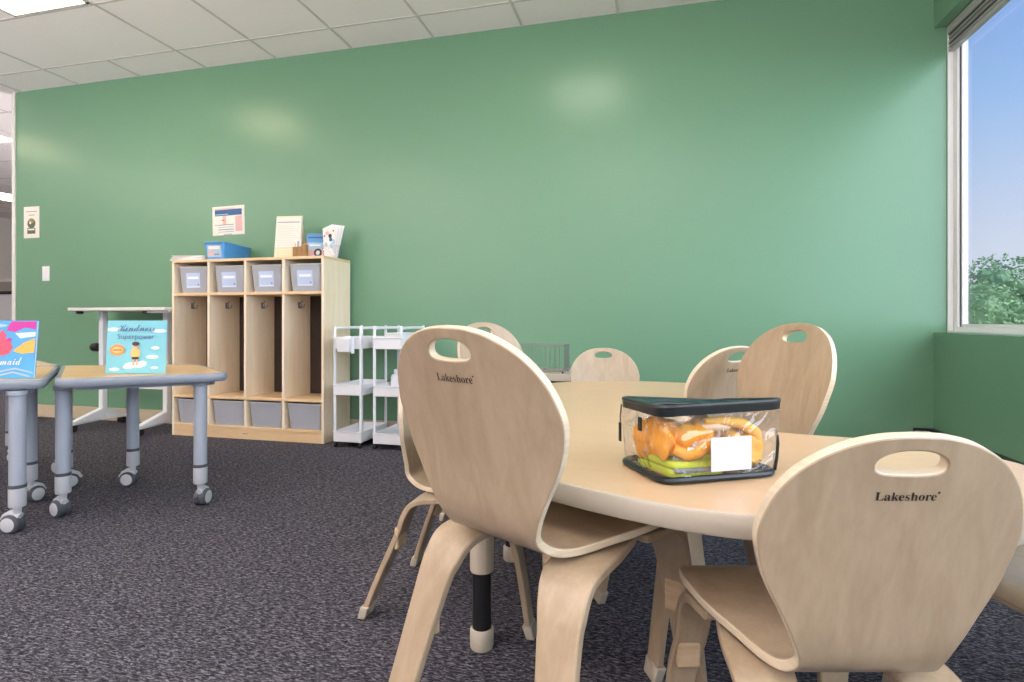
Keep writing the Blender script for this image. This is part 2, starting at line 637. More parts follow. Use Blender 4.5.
# ------------------------------------------------------------------ ceiling lights
def ceiling_light(cx, cy, label, group='square ceiling light panels', w=0.30, d=0.29):
    t = thing('ceiling_light', label, 'ceiling light', (cx, cy, CH), 0, group)
    f = MB()
    f.box(-w, w, -d, -d + 0.014, -0.007, -0.0005)
    f.box(-w, w, d - 0.014, d, -0.007, -0.0005)
    f.box(-w, -w + 0.014, -d, d, -0.007, -0.0005)
    f.box(w - 0.014, w, -d, d, -0.007, -0.0005)
    f.build('frame', M['white_paint'], t)
    MB().box(-w + 0.014, w - 0.014, -d + 0.014, d - 0.014, -0.0045, -0.0008).build('diffuser', M['lamp_warm'] if cx < -2.5 else M['lamp'], t)
    return t


cells_x = lambda i: -0.23 - 0.628 * i - 0.314
ceiling_light(cells_x(5), 2.45, 'bright square ceiling panel over the trapezoid desks, nearest green wall')
for i, y, lab in ((0, 2.45, 'square ceiling panel above the kidney table'),
                  (0, 0.0, 'square ceiling panel above and behind the camera'),
                  (5, 0.0, 'square ceiling panel behind the trapezoid desks'),
                  (10, 2.45, 'square ceiling panel beyond the end of the green wall'),
                  (10, 0.0, 'square ceiling panel in the far side of the classroom'),
                  (0, -2.45, 'square ceiling panel by the rear wall and windows'),
                  (5, -2.45, 'square ceiling panel at the middle of the rear wall')):
    ceiling_light(cells_x(i), y, lab)
for lat, z, lab in ((-5.95, 6.0, 'ceiling panel nearest in the office past the wall end'),
                    (-8.0, 8.9, 'middle ceiling panel in the office past the wall end'),
                    (-11.2, 12.6, 'farthest ceiling panel in the office past the wall end')):
    p = W(lat, z)
    ceiling_light(p.x, p.y, lab, 'office ceiling panels', 0.55 if z < 7 else 0.30, 0.29)

# office beyond: partition and counter
p = W(-8.5, 9.3)
pt = thing('office_partition', 'grey fabric office partition beyond the end of the green wall', 'partition', (p.x, p.y, 0))
MB().box(-1.4, 1.1, -0.03, 0.03, 0.0, 1.45).build('panel', M['office_grey'], pt, bevel=0.006)
MB().box(-1.4, 1.1, -0.035, 0.035, 1.45, 1.48).build('top_cap', M['office_wall'], pt, bevel=0.004)
p = W(-6.9, 7.6)
ct = thing('office_counter', 'pale office counter with black edged top in front of grey partition', 'counter', (p.x, p.y, 0))
MB().box(-1.3, 0.9, -0.3, 0.3, 0.0, 1.15).build('body', plain('counter_pale', srgb(186, 186, 196), 0.6), ct, bevel=0.006)
MB().box(-1.32, 0.92, -0.32, 0.32, 1.15, 1.19).build('counter_top', M['black'], ct, bevel=0.006)


# ------------------------------------------------------------------ chairs
def chair_proto(name, label, k, zs, zt, loc, rz, lean=1.0):
    """bent birch plywood chair: one sheet bent into seat + back, on four bent strips. k scales the outline."""
    t = thing(name, label, 'chair', loc, rz, None)
    hb = (zt - zs)
    q = hb / 0.31
    ctrl = [(.185, zs - .020), (.165, zs - .006), (.12, zs + .001), (.05, zs - .002), (-.03, zs - .010),
            (-.095, zs - .014), (-.135, zs - .006), (-.163, zs + .016), (-.178, zs + .052),
            (-.190, zs + .10 * q), (-.208, zs + .17 * q), (-.228, zs + .24 * q), (-.250, zs + hb)]
    ctrl = [((y if y > -.163 else -.163 + (y + .163) * lean) * k, z) for y, z in ctrl]
    prof = catmull([(y, z, 0) for y, z in ctrl], 24)
    arc = [0.0]
    for i in range(1, len(prof)):
        arc.append(arc[-1] + (prof[i] - prof[i - 1]).length)
    L = arc[-1]
    i_b = 6 * 24
    sb = arc[i_b]
    Lb = L - sb
    g = Lb / 0.342

    def at(s):
        s = max(0, min(L, s))
        lo, hi = 0, len(arc) - 1
        while hi - lo > 1:
            m = (lo + hi) // 2
            if arc[m] <= s:
                lo = m
            else:
                hi = m
        tt = (s - arc[lo]) / max(1e-9, arc[hi] - arc[lo])
        p = prof[lo].lerp(prof[hi], tt)
        d = (prof[min(lo + 2, len(prof) - 1)] - prof[max(lo - 1, 0)]).normalized()
        return p.x, p.y, d

    # outline (half widths) along the sheet
    half = [(0, 0), (.07 * k, 0.0), (.118 * k, .003), (.148 * k, .020 * k), (.163 * k, .055 * k), (.165 * k, .10 * k), (.153 * k, .17 * k),
            (.130 * k, .235 * k), (.108 * k, sb - .02), (.098 * k, sb + .02 * g), (.099 * k, sb + .045 * g), (.122 * k, sb + .095 * g),
            (.152 * k, sb + .150 * g), (.1665 * k, sb + .200 * g), (.164 * k, sb + .232 * g), (.150 * k, sb + .268 * g),
            (.122 * k, sb + .302 * g), (.082 * k, sb + .327 * g), (.040 * k, sb + .339 * g), (0, L)]
    crv = catmull([(a, b, 0) for a, b in half], 7)
    right = [(p.x, max(0.0, min(L, p.y))) for p in crv]
    outline = right[:-1] + [(-a, b) for a, b in reversed(right[1:])]
    # remove doubled points
    ol = []
    for p in outline:
        if not ol or (Vector(p) - Vector(ol[-1])).length > 1e-4:
            ol.append(p)
    hc = sb + .309 * g
    hw, hh = .0425 * k, .0155 * k
    hole = []
    for j in range(36):
        a = 2 * PI * j / 36
        ca, sa = math.cos(a), math.sin(a)
        hole.append((hw * math.copysign(abs(ca) ** 0.85, ca), hc + hh * math.copysign(abs(sa) ** 0.85, sa) - 0.10 * (hw * ca) ** 2 / hw))
    s_split = sb + .055 * g

    def inside(pt, poly):
        x, y = pt
        r = False
        for i in range(len(poly)):
            x1, y1 = poly[i - 1]
            x2, y2 = poly[i]
            if (y1 > y) != (y2 > y) and x < (x2 - x1) * (y - y1) / (y2 - y1) + x1:
                r = not r
        return r

    pts = [Vector(p) for p in ol] + [Vector(p) for p in hole]
    n0, n1 = len(ol), len(hole)
    edges = [(i, (i + 1) % n0) for i in range(n0)] + [(n0 + i, n0 + (i + 1) % n1) for i in range(n1)]
    st = 0.011
    y = st
    rows = []
    while y < L - st * 0.4:
        rows.append(y)
        y += st
    rows.append(s_split)
    rows.sort()
    olv = [Vector(p) for p in ol]
    for yy in rows:
        nx = int(0.19 * k / st)
        for ix in range(-nx, nx + 1):
            c = (ix * st, yy)
            if not inside(c, ol) or inside(c, hole):
                continue
            near = min(min((c[0] - p[0]) ** 2 + (c[1] - p[1]) ** 2 for p in ol), min((c[0] - p[0]) ** 2 + (c[1] - p[1]) ** 2 for p in hole))
            if near < (st * 0.5) ** 2:
                continue
            pts.append(Vector(c))
    row = sorted((p.x, i) for i, p in enumerate(pts) if i >= n0 + n1 and abs(p.y - s_split) < 1e-6)
    edges += [(row[i][1], row[i + 1][1]) for i in range(len(row) - 1)]
    vs2, _e, fs2, *_ = delaunay_2d_cdt(pts, edges, [], 1, 1e-5)
    tris = []
    for f in fs2:
        cx = sum(vs2[i].x for i in f) / len(f)
        cy = sum(vs2[i].y for i in f) / len(f)
        if inside((cx, cy), ol) and not inside((cx, cy), hole):
            tris.append((tuple(f), cy))
    th = 0.0145
    curve_in = 0.55   # back is gently hollow across

    def place(a, s, off):
        yv, zv, d = at(s)
        # normal of sheet towards the sitter (profile runs front -> top)
        nrm = Vector((d.y, -d.x))   # candidate
        if nrm.y < 0 and s < sb:
            nrm = -nrm
        if s >= sb and nrm.x < 0:
            nrm = -nrm
        w = max(0.0, min(1.0, (s - sb) / (Lb * 0.5)))
        hol = curve_in * w * a * a
        return Vector((a, yv + nrm.x * (off + hol), zv + nrm.y * (off + hol)))

    # the whole sheet, thickened and with rounded edges, then parted into seat and backrest with the normals kept
    used = sorted({i for f, cy in tris for i in f})
    ix = {v: j for j, v in enumerate(used)}
    n = len(used)
    vs = [place(vs2[v].x, vs2[v].y, th / 2) for v in used] + [place(vs2[v].x, vs2[v].y, -th / 2) for v in used]
    sel = [f for f, cy in tris]
    fs = [tuple(ix[i] for i in f) for f in sel] + [tuple(n + ix[i] for i in reversed(f)) for f in sel]
    cnt = set()
    for f in sel:
        for a, b in zip(f, f[1:] + f[:1]):
            cnt.add((a, b))
    for (a, b) in cnt:
        if (b, a) not in cnt:
            fs.append((ix[b], ix[a], n + ix[a], n + ix[b]))
    ns = 2 * len(sel)
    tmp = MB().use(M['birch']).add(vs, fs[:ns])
    tmp.use(M['lit_ply_rim'])
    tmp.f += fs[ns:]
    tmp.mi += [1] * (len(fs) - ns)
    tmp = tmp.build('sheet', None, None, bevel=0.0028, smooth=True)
    dg = bpy.context.evaluated_depsgraph_get()
    full = bpy.data.meshes.new_from_object(tmp.evaluated_get(dg))
    cn = [tuple(c.vector) for c in full.corner_normals]
    yv, zv, d = at(s_split)
    for nm, up in (('seat', False), ('backrest', True)):
        vmap, vv, ff, nn, mi = {}, [], [], [], []
        for pl in full.polygons:
            c = pl.center
            if (((c.y - yv) * d.x + (c.z - zv) * d.y) > 0 and c.y < -.1 * k) != up:
                continue
            idx = []
            for li in pl.loop_indices:
                v = full.loops[li].vertex_index
                if v not in vmap:
                    vmap[v] = len(vv)
                    vv.append(tuple(full.vertices[v].co))
                idx.append(vmap[v])
                nn.append(cn[li])
            ff.append(tuple(idx))
            mi.append(pl.material_index)
        me = bpy.data.meshes.new(nm)
        me.from_pydata(vv, [], ff)
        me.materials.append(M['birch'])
        me.materials.append(M['lit_ply_rim'])
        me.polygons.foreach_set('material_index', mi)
        me.polygons.foreach_set('use_smooth', [True] * len(ff))
        me.normals_split_custom_set(nn)
        me.update()
        po = bpy.data.objects.new(nm, me)
        COL.objects.link(po)
        po.parent = t
    bpy.data.objects.remove(tmp)

    # printed lettering on the rear of the back
    ls = sb + .268 * g
    vs, fs, w, h = text_mesh(serif('Lakeshore'), 0.1)
    sc = 0.074 * k / w
    vt = [(place(x * sc, ls - h * sc / 2 + yv * sc, -th / 2 - 0.0006)) for x, yv in vs]
    mb = MB()
    mb.add(vt, fs)
    ring = [(0.039 * k + 0.0016 * math.cos(2 * PI * j / 10), ls + h * sc / 2 - 0.0008 + 0.0016 * math.sin(2 * PI * j / 10)) for j in range(10)]
    mb.add([place(a, s, -th / 2 - 0.0006) for a, s in ring], [tuple(range(10))])
    mb.build('printed_lettering', M['ink'], t)

    # legs
    def strip(path, widths, thick):
        P = catmull(path, 8)
        m = len(P)
        ring = []
        for i, p in enumerate(P):
            tg = (P[min(i + 1, m - 1)] - P[max(i - 1, 0)])
            n2 = Vector((0, -tg.z, tg.y)).normalized()
            fr = i / (m - 1) * (len(widths) - 1)
            lo = min(int(fr), len(widths) - 2)
            wv = widths[lo] + (widths[lo + 1] - widths[lo]) * (fr - lo)
            ux = Vector((1, 0, 0))
            for (sx, sn) in ((-1, -1), (1, -1), (1, 1), (-1, 1)):
                ring.append(p + ux * (sx * wv / 2) + n2 * (sn * thick / 2))
        fs = [(0, 1, 2, 3), tuple((m - 1) * 4 + q2 for q2 in (3, 2, 1, 0))]
        for i in range(m - 1):
            for q2 in range(4):
                r2 = (q2 + 1) % 4
                fs.append((i * 4 + q2, i * 4 + r2, (i + 1) * 4 + r2, (i + 1) * 4 + q2))
        return ring, fs, P

    u = zs - 0.014
    for s in (-1, 1):
        path = [(s * .094 * k, .036 * k, u - .0165), (s * .099 * k, .0 * k, u - .0168), (s * .106 * k, -.045 * k, u - .0195),
                (s * .113 * k, -.098 * k, u - .023), (s * .118 * k, -.130 * k, u - .036), (s * .124 * k, -.150 * k, u - .068),
                (s * .131 * k, -.166 * k, u - .115), (s * .152 * k, -.211 * k, u * .35), (s * .170 * k, -.252 * k, .014)]
        ring, fs, P = strip(path, (.075 * k, .085 * k, .090 * k, .090 * k, .086 * k, .078 * k, .068 * k, .056 * k, .048 * k), .0155)
        lg = MB().add(ring, fs).build('leg', M['birch'], t, bevel=0.003)
        e = Vector(path[-1])
        MB().frustum((e.x - .0245 * k, e.x + .0245 * k, e.y - .016, e.y + .006), (e.x - .0275 * k, e.x + .0275 * k, e.y - .006, e.y + .018), 0.0, 0.034).build('foot_cap', M['band'], lg, bevel=0.003)
        mx = Vector((s * .139 * k, -.186 * k + .014, u * .63))
        MB().box(mx.x - .026 * k, mx.x + .026 * k, mx.y - .001, mx.y + .012, mx.z - .03, mx.z + .03).build('stacking_bumper', M['birch_edge'], lg, bevel=0.004)
        path = [(s * .118 * k, .042 * k, u - .0148), (s * .122 * k, .075 * k, u - .0142), (s * .125 * k, .108 * k, u - .0165),
                (s * .128 * k, .134 * k, u - .032), (s * .131 * k, .150 * k, u - .064), (s * .135 * k, .160 * k, u - .11),
                (s * .146 * k, .178 * k, u * .5), (s * .158 * k, .206 * k, .014)]
        ring, fs, P = strip(path, (.06 * k, .066 * k, .07 * k, .07 * k, .066 * k, .06 * k, .055 * k, .046 * k), .0155)
        lg = MB().add(ring, fs).build('leg', M['birch'], t, bevel=0.003)
        e = Vector(path[-1])
        MB().frustum((e.x - .0235 * k, e.x + .0235 * k, e.y - .007, e.y + .015), (e.x - .0265 * k, e.x + .0265 * k, e.y - .017, e.y + .007), 0.0, 0.034).build('foot_cap', M['band'], lg, bevel=0.003)
        MB().box(mx.x - .022 * k, mx.x + .022 * k, .166 * k - .012, .166 * k + .001, u * .63 - .03, u * .63 + .03).build('stacking_bumper', M['birch_edge'], lg, bevel=0.004)
    return t


def pose(lat, z, fl, fz):
    """mid-back position + facing -> seat origin"""
    d = Vector((fl, fz)).normalized()
    return d


SM = (1.0, .340, .677)
MD = (1.06, .405, .73)
LG = (1.11, .455, .803)


def chair_at(lat, z, deg, back=0.21, k=1.0):
    """lat, z of the middle of the back; deg: facing, clockwise from straight away from the camera."""
    a = math.radians(deg)
    d = (math.sin(a), math.cos(a))
    p = W(lat + d[0] * back * k, z + d[1] * back * k)
    return p, yaw_of(*d)


p, r = chair_at(-0.072, 0.895, 42.5, k=1.11)
cA = chair_proto('plywood_chair', 'tall birch plywood chair turned toward table, beside the black-and-beige table leg', *LG, p, r)
p, r = chair_at(-0.097, 2.43, 130, k=1.2)
chair_proto('plywood_chair', 'tall pale plywood chair beside the wire basket, mostly behind the biggest chair back', 1.2, .44, .803, p, r)
p, r = chair_at(0.755, 1.555, -101, k=1.14)
chair_proto('plywood_chair', 'tall tan plywood chair in the notch of the table behind the clear bag', 1.14, .445, .803, p, r)
p, r = chair_at(0.444, 0.660, 0, k=.935)
chair_proto('plywood_chair', 'small birch plywood chair with the largest readable lettering, back to camera at table', .935, .371, .686, p, r)
p, r = chair_at(0.447, 2.74, 180)
cB = chair_proto('plywood_chair', 'small white-looking plywood chair at the far edge of the table by green wall', *SM, p, r)
p, r = chair_at(-0.318, 1.71, 104)
chair_proto('plywood_chair', 'small plywood chair seen edge-on, almost hidden behind the biggest chair back', 1.0, .355, .69, p, r, 0.12)
p, r = chair_at(1.245, 1.075, -92)
dup(cB, p, r, 'small plywood chair under the window end of the table, only seat and leg showing')
p, r = chair_at(0.703, 1.83, -29, k=1.06)
cE = chair_proto('plywood_chair', 'medium greyish plywood chair with lettered back, behind the tan chair', *MD, p, r)

# ------------------------------------------------------------------ kidney table
TT = 0.54
kid = [(.081, .941), (.193, .852), (.269, .807), (.36, .777), (.52, .755), (.69, .765), (.85, .83), (.945, .96), (.965, 1.09), (.91, 1.22),
       (.80, 1.305), (.70, 1.35), (.59, 1.42), (.52, 1.54), (.495, 1.68), (.53, 1.84), (.65, 1.96), (.76, 2.0), (.86, 2.12), (.885, 2.28),
       (.80, 2.44), (.62, 2.53), (.42, 2.545), (.22, 2.50), (.08, 2.37), (-.06, 2.12), (-.16, 1.85), (-.2, 1.55), (-.13, 1.25), (-.03, 1.06)]
c0 = W(0.4, 1.6)
kt = thing('kidney_table', 'large kidney-shaped maple activity table ringed by plywood chairs', 'table', c0)
kp = [W(*p) - c0 for p in kid]
kp = catmull(kp, 6, True)
TH_T = 0.036


def inset(poly, d):
    out = []
    n = len(poly)
    area = sum(poly[i - 1][0] * poly[i][1] - poly[i][0] * poly[i - 1][1] for i in range(n))
    sg = 1 if area > 0 else -1
    for i in range(n):
        a, b = Vector(poly[i - 1]).to_2d(), Vector(poly[(i + 1) % n]).to_2d()
        tg = (b - a).normalized()
        out.append(Vector(poly[i]).to_2d() + Vector((-tg.y, tg.x)) * (d * sg))
    return out


def slab(name, poly, z0, z1, mat, parent):
    return MB().prism(poly, z0, z1).build(name, mat, parent, smooth=False)


inner = inset(kp, 0.006)
slab('tabletop', inner, TT - TH_T, TT, M['table_top'], kt)
eb = MB()
n = len(kp)
prof = [(0.006, TT), (0.0025, TT - 0.001), (0.0, TT - 0.005), (0.0, TT - TH_T + 0.005), (0.0025, TT - TH_T + 0.001), (0.006, TT - TH_T)]
rings = [[(q[0], q[1], z) for q in inset(kp, d)] for d, z in prof]
vs = [v for rg in rings for v in rg]
fs = []
for j in range(len(rings) - 1):
    for i in range(n):
        fs.append((j * n + i, j * n + (i + 1) % n, (j + 1) * n + (i + 1) % n, (j + 1) * n + i))
eb.add(vs, fs)
eb.build('edge_band', M['band'], kt, smooth=True)
for lat, z in ((-.075, 1.405), (.665, 1.17), (.77, 2.25), (.0, 1.92)):
    q = W(lat, z) - c0
    mt = Matrix.Translation(q)
    lg = MB().lathe([(0.0295, 0.19), (0.0295, TT - TH_T)], 20, mt).build('leg', M['table_leg'], kt, bevel=0.003)
    MB().lathe([(0.0235, 0.04), (0.0235, 0.26)], 20, mt).build('lower_tube', M['black'], lg, smooth=True)
    MB().lathe([(0.027, 0.0), (0.0295, 0.006), (0.0295, 0.046), (0.026, 0.05)], 20, mt).build('foot', M['band'], lg, smooth=True)
    MB().box(-.05, .05, -.05, .05, TT - TH_T - 0.006, TT - TH_T, mt).build('mounting_plate', M['black'], lg)

# ------------------------------------------------------------------ clear zipper bag
b0 = W(.249, .922, TT)
brz = math.atan2((W(.452, .978) - W(.249, .922)).y, (W(.452, .978) - W(.249, .922)).x)
BW, BD, BH = .220, .158, .122
bag = thing('zipper_bag', 'clear plastic zip bag with black trim full of orange cloth on kidney table', 'bag', b0, brz)
bp_lo = round_poly([(0, 0), (BW, 0), (BW, BD), (0, BD)], 0.028, 6)
bp_hi = round_poly([(-.006, -.004), (BW + .015, -.004), (BW + .015, BD), (-.006, BD)], 0.030, 6)


def topz(q):
    u, v = q[0] / BW, q[1] / BD
    return BH + 0.007 * (1 - v) + v * (0.004 - 0.015 * u) + 0.004 * u * (1 - v) - 0.004 * math.sin(PI * u) * v + 0.002 * math.sin(7 * u)


def belly(poly_a, poly_b, t, bulge=0.008):
    cx, cy = BW / 2, BD / 2
    out = []
    for a, b in zip(poly_a, poly_b):
        q = Vector(a).lerp(Vector(b), t)
        d = Vector((q.x - cx, q.y - cy))
        out.append(q + d.normalized() * (bulge * math.sin(PI * t) * (0.6 + 0.4 * math.sin(9 * q.x / BW + 4 * q.y / BD + 3 * t))))
    return out


mb = MB()
rows = []
for j in range(13):
    t = j / 12
    rows.append([(q.x, q.y, 0.004 + (min(BH - 0.012, topz(q) - 0.012)) * t) for q in belly(bp_lo, bp_hi, t)])
nn = len(bp_lo)
mb.add([v for rw in rows for v in rw], [(j * nn + i, j * nn + (i + 1) % nn, (j + 1) * nn + (i + 1) % nn, (j + 1) * nn + i) for j in range(12) for i in range(nn)])
mb.build('clear_side', M['pvc'], bag, smooth=True)
MB().prism([(q.x, q.y) for q in inset(bp_lo, 0.001)], 0.0016, 0.003).build('clear_base', M['pvc'], bag)
lo_ring = [(q.x, q.y, 0.0065 + 0.0015 * math.sin(7 * q.x / BW)) for q in bp_lo]
MB().tube(lo_ring, 0.006, 8, True).build('bottom_piping', M['bag_trim'], bag, smooth=True)


hi_ring = [(q.x, q.y, topz(q) - 0.006) for q in bp_hi]
mb = MB()
r0 = [(q.x, q.y, topz(q) - 0.017) for q in bp_hi]
r1 = [(q.x, q.y, topz(q) - 0.004) for q in inset(bp_hi, -0.001)]
r2 = [(q.x, q.y, topz(q)) for q in inset(bp_hi, 0.006)]
mb.add(r0 + r1 + r2, [(j * nn + i, j * nn + (i + 1) % nn, (j + 1) * nn + (i + 1) % nn, (j + 1) * nn + i) for j in range(2) for i in range(nn)])
mb.build('top_trim', M['bag_trim'], bag, smooth=True)
MB().tube([(q.x, q.y, topz(q) - 0.002) for q in inset(bp_hi, 0.002)], 0.0042, 8, True).build('top_piping', M['bag_trim'], bag, smooth=True)
mb = MB()
ins = inset(bp_hi, 0.004)
levels = []
for j in range(7):
    t = j / 6
    levels.append([(q.x + (BW / 2 - q.x) * t, q.y + (BD / 2 - q.y) * t,
                    topz(q) * (1 - t) + topz((BW / 2, BD / 2)) * t - 0.008 * math.sin(PI * t) + 0.004 * math.sin(3 * q.x / BW * PI + 5 * t)*t*(1-t)*4) for q in ins])
mb.add([v for l in levels for v in l], [(j * nn + i, j * nn + (i + 1) % nn, (j + 1) * nn + (i + 1) % nn, (j + 1) * nn + i) for j in range(6) for i in range(nn)])
mb.build('top_panel', M['bag_top'], bag, smooth=True)
MB().tube([(BW * u, BD * (.45 + .05 * math.sin(5 * u)), topz((BW * u, BD * .45)) - .005) for u in (.03, .2, .4, .6, .8, .97)], .0042, 8).build('zipper', M['black'], bag, smooth=True)
# two hanging zip pulls on the short side
zp = MB()
zp.tube([(-.010, .135, BH - .006), (-.0125, .135, BH - .028), (-.012, .135, BH - .040)], .0016, 6)
zp.build('zip_chain', M['steel'], bag, smooth=True)
MB().box(-.0145, -.0115, .131, .139, BH - .075, BH - .040).build('zip_pull', M['black'], bag, bevel=0.001)
MB().box(-.0135, -.0105, .055, .067, BH - .042, BH - .018).build('zip_tab', M['black'], bag, bevel=0.001)
sp = MB()
sp.tube([(BW + .004, .012, .008), (BW + .0075, .011, .03), (BW + .009, .010, .055), (BW + .007, .010, .07)], .0028, 7)
sp.build('corner_piping', M['bag_trim'], bag, smooth=True)
pk = MB().box(.078, .080, -.0115, -.0105, .020, .082)
pk.build('card_pocket', M['pvc'], bag)
PVCZ = TT


def bag_pt(x, y, z):
    return b0 + Matrix.Rotation(brz, 3, 'Z') @ Vector((x, y, z))


# contents
def cloth_lump(mb, c, rad, seed, squash=(1, 1, 1), n=18, amp=0.12):
    rnd = random.Random(seed)
    ph = [rnd.uniform(0, 6.28) for _ in range(6)]
    vs, fs = [], []
    for j in range(n + 1):
        th = PI * j / n
        for i in range(2 * n):
            a = 2 * PI * i / (2 * n)
            d = Vector((math.sin(th) * math.cos(a), math.sin(th) * math.sin(a), math.cos(th)))
            rr = rad * (1 + amp * math.sin(3 * d.x * 2 + ph[0]) * math.sin(4 * d.y + ph[1]) + amp * 0.8 * math.sin(5 * d.z + 3 * d.x + ph[2])
                        + amp * 0.4 * math.sin(9 * d.y + 6 * d.z + ph[3]))
            vs.append((c[0] + d.x * rr * squash[0], c[1] + d.y * rr * squash[1], c[2] + d.z * rr * squash[2]))
    m = 2 * n
    for j in range(n):
        for i in range(m):
            fs.append((j * m + i, j * m + (i + 1) % m, (j + 1) * m + (i + 1) % m, (j + 1) * m + i))
    mb.add(vs, fs)


ov = thing('orange_vest', 'bunched bright orange vest inside the clear zip bag, at its zip-pull end', 'vest', bag_pt(0, 0, .0045), brz)
mb = MB()
cloth_lump(mb, (.040, .065, .062), .034, 1, (1.0, 1.3, 1.0))
cloth_lump(mb, (.058, .034, .070), .024, 2, (1.1, 1.0, .95), amp=.06)
cloth_lump(mb, (.028, .10, .052), .031, 3, (0.85, 1.25, 1.2))
cloth_lump(mb, (.022, .045, .060), .020, 11, (0.8, 1.3, 1.5))
cloth_lump(mb, (.082, .034, .073), .021, 4, (1.0, 1.0, 1.0), amp=.05)
mb.build('bundle', M['orange'], ov, smooth=True)
MB().tube([(.030, .022, .050), (.05, .014, .041), (.072, .012, .044), (.090, .014, .058), (.097, .018, .078)], [.008, .0105, .0105, .010, .008], 12).build('rolled_strap', M['orange'], ov, smooth=True)
MB().add([(.046, .0075, .047), (.056, .0068, .045), (.060, .0075, .053), (.048, .0085, .055)], [(0, 1, 2, 3)]).build('care_label', M['paper_white'], ov)
ov2 = thing('orange_vest', 'pale orange vest crumpled behind the white card inside the clear bag', 'vest', bag_pt(0, 0, .0045), brz)
mb = MB()
cloth_lump(mb, (.160, .062, .044), .040, 5, (1.1, 1.1, .98), amp=.14)
cloth_lump(mb, (.135, .095, .060), .034, 6, (1.2, 1.0, .8), amp=.14)
cloth_lump(mb, (.190, .048, .036), .026, 7, (.8, 1.2, 1.25), amp=.1)
cloth_lump(mb, (.158, .036, .024), .018, 8, (2.3, 1.4, .9), amp=.1)
cloth_lump(mb, (.165, .10, .026), .020, 9, (1.7, 1.8, .9), amp=.1)
mb.build('bundle', M['orange_l'], ov2, smooth=True)
MB().tube([(.088, .020, .094), (.120, .016, .095), (.160, .020, .088), (.194, .026, .070), (.206, .032, .045), (.198, .024, .02)], [.006, .009, .010, .010, .009, .007], 12).build('rolled_edge', M['orange_l'], ov2, smooth=True)
MB().tube([(.085, .026, .085), (.110, .020, .087), (.135, .022, .084)], [.008, .011, .008], 12).build('pale_strap', M['tape_peach'], ov2, smooth=True)
lv = thing('hi_vis_vest', 'lime yellow vest with grey reflective stripe folded at the bottom of clear bag', 'vest', bag_pt(0, 0, .0045), brz)
mb = MB()
fold = [(.012, .012, .002), (.012, .010, .012), (.012, .012, .024)]
lay = []
for zc, ht in ((.008, .0145), (.0225, .0135)):
    poly = round_poly([(.020, .010), (.122, .008), (.118, .13), (.016, .13)], .02, 5)
    mb.prism([(q.x + .002 * math.sin(40 * q.y), q.y + .0015 * math.sin(30 * q.x)) for q in poly], zc - ht / 2, zc + ht / 2)
mb.build('folded_cloth', M['lime'], lv, bevel=.005, segs=3)
MB().prism([(.026, .0072), (.121, .0055), (.118, .05), (.03, .05)], .011, .0195).build('reflective_stripe', M['reflect'], lv, bevel=.003)
M['card'] = plain('card_stock', srgb(216, 218, 230), 0.6)
cd = thing('blank_card', 'blank white card in the front pocket of the clear zip bag', 'card', bag_pt(0, 0, 0), brz)
MB().box(.079, .157, -.0124, -.0116, .021, .077).build('card', M['card'], cd)

# ------------------------------------------------------------------ trapezoid desks
DH = 0.585


def caster(parent, mt, spin):
    r = mt @ Matrix.Rotation(spin, 4, 'Z')
    c = MB().lathe([(0.012, 0.055), (0.014, 0.10)], 12, mt).build('caster', M['grey_collar'], parent, smooth=True)
    wm = r @ Matrix.Translation((0.018, 0, 0.036)) @ Matrix.Rotation(PI / 2, 4, 'X')
    MB().lathe([(0.030, -0.026), (0.036, -0.020), (0.036, -0.006), (0.032, -0.004), (0.032, 0.004), (0.036, 0.006), (0.036, 0.020), (0.030, 0.026)], 24, wm).build('wheel', M['dark_grey'], c, smooth=True)
    cv = MB()
    cv.lathe([(0.022, -0.0285), (0.028, -0.0255)], 20, wm)
    cv.lathe([(0.028, 0.0255), (0.022, 0.0285)], 20, wm)
    cv.tube([(-0.012, 0, 0.062), (0.018, 0, 0.076), (0.046, 0, 0.062), (0.062, 0, 0.045)], [.014, .015, .012, .006], 10, mtx=r)
    cv.build('caster_cover', M['grey_collar'], c, smooth=True)


def desk(name, label, quad, legs, group=None):
    c = sum((W(*q) for q in quad), Vector()) / len(quad)
    t = thing(name, label, 'desk', c)
    poly = round_poly([W(*q) - c for q in quad], 0.07, 6)
    slab('desktop', [(q.x, q.y) for q in inset(poly, 0.018)], DH - 0.022, DH, M['desk_top'], t)
    pr = [(0.018, DH), (0.006, DH + 0.0005), (0.001, DH - 0.005), (0.0, DH - 0.016), (0.001, DH - 0.027), (0.008, DH - 0.035), (0.03, DH - 0.036)]
    sides = sum(poly[i - 1][0] * poly[i][1] - poly[i][0] * poly[i - 1][1] for i in range(len(poly)))
    rg = [[(q.x, q.y, z) for q in inset(poly, d)] for d, z in pr]
    m = len(poly)
    MB().add([v for l in rg for v in l], [(j * m + i, j * m + (i + 1) % m, (j + 1) * m + (i + 1) % m, (j + 1) * m + i) for j in range(len(rg) - 1) for i in range(m)]).build('edging', M['grey_edge'], t, smooth=True)
    ap = inset(poly, 0.06)
    MB().prism([(q.x, q.y) for q in ap], DH - 0.052, DH - 0.022).build('frame_rail', M['grey_edge'], t, bevel=0.003)
    for lat, z, spin in legs:
        q = W(lat, z) - c
        mt = Matrix.Translation((q.x, q.y, 0))
        lg = MB().lathe([(0.0265, 0.185), (0.0265, DH - 0.06), (0.034, DH - 0.057), (0.034, DH - 0.04)], 24, mt).build('leg', M['grey_leg'], t, smooth=True)
        MB().lathe([(0.0285, 0.172), (0.0285, 0.185)], 24, mt).build('ring', M['dark_grey'], lg, smooth=True)
        MB().lathe([(0.026, 0.10), (0.028, 0.104), (0.028, 0.172)], 24, mt).build('collar', M['grey_collar'], lg, smooth=True)
        caster(t, mt, spin)
    return t


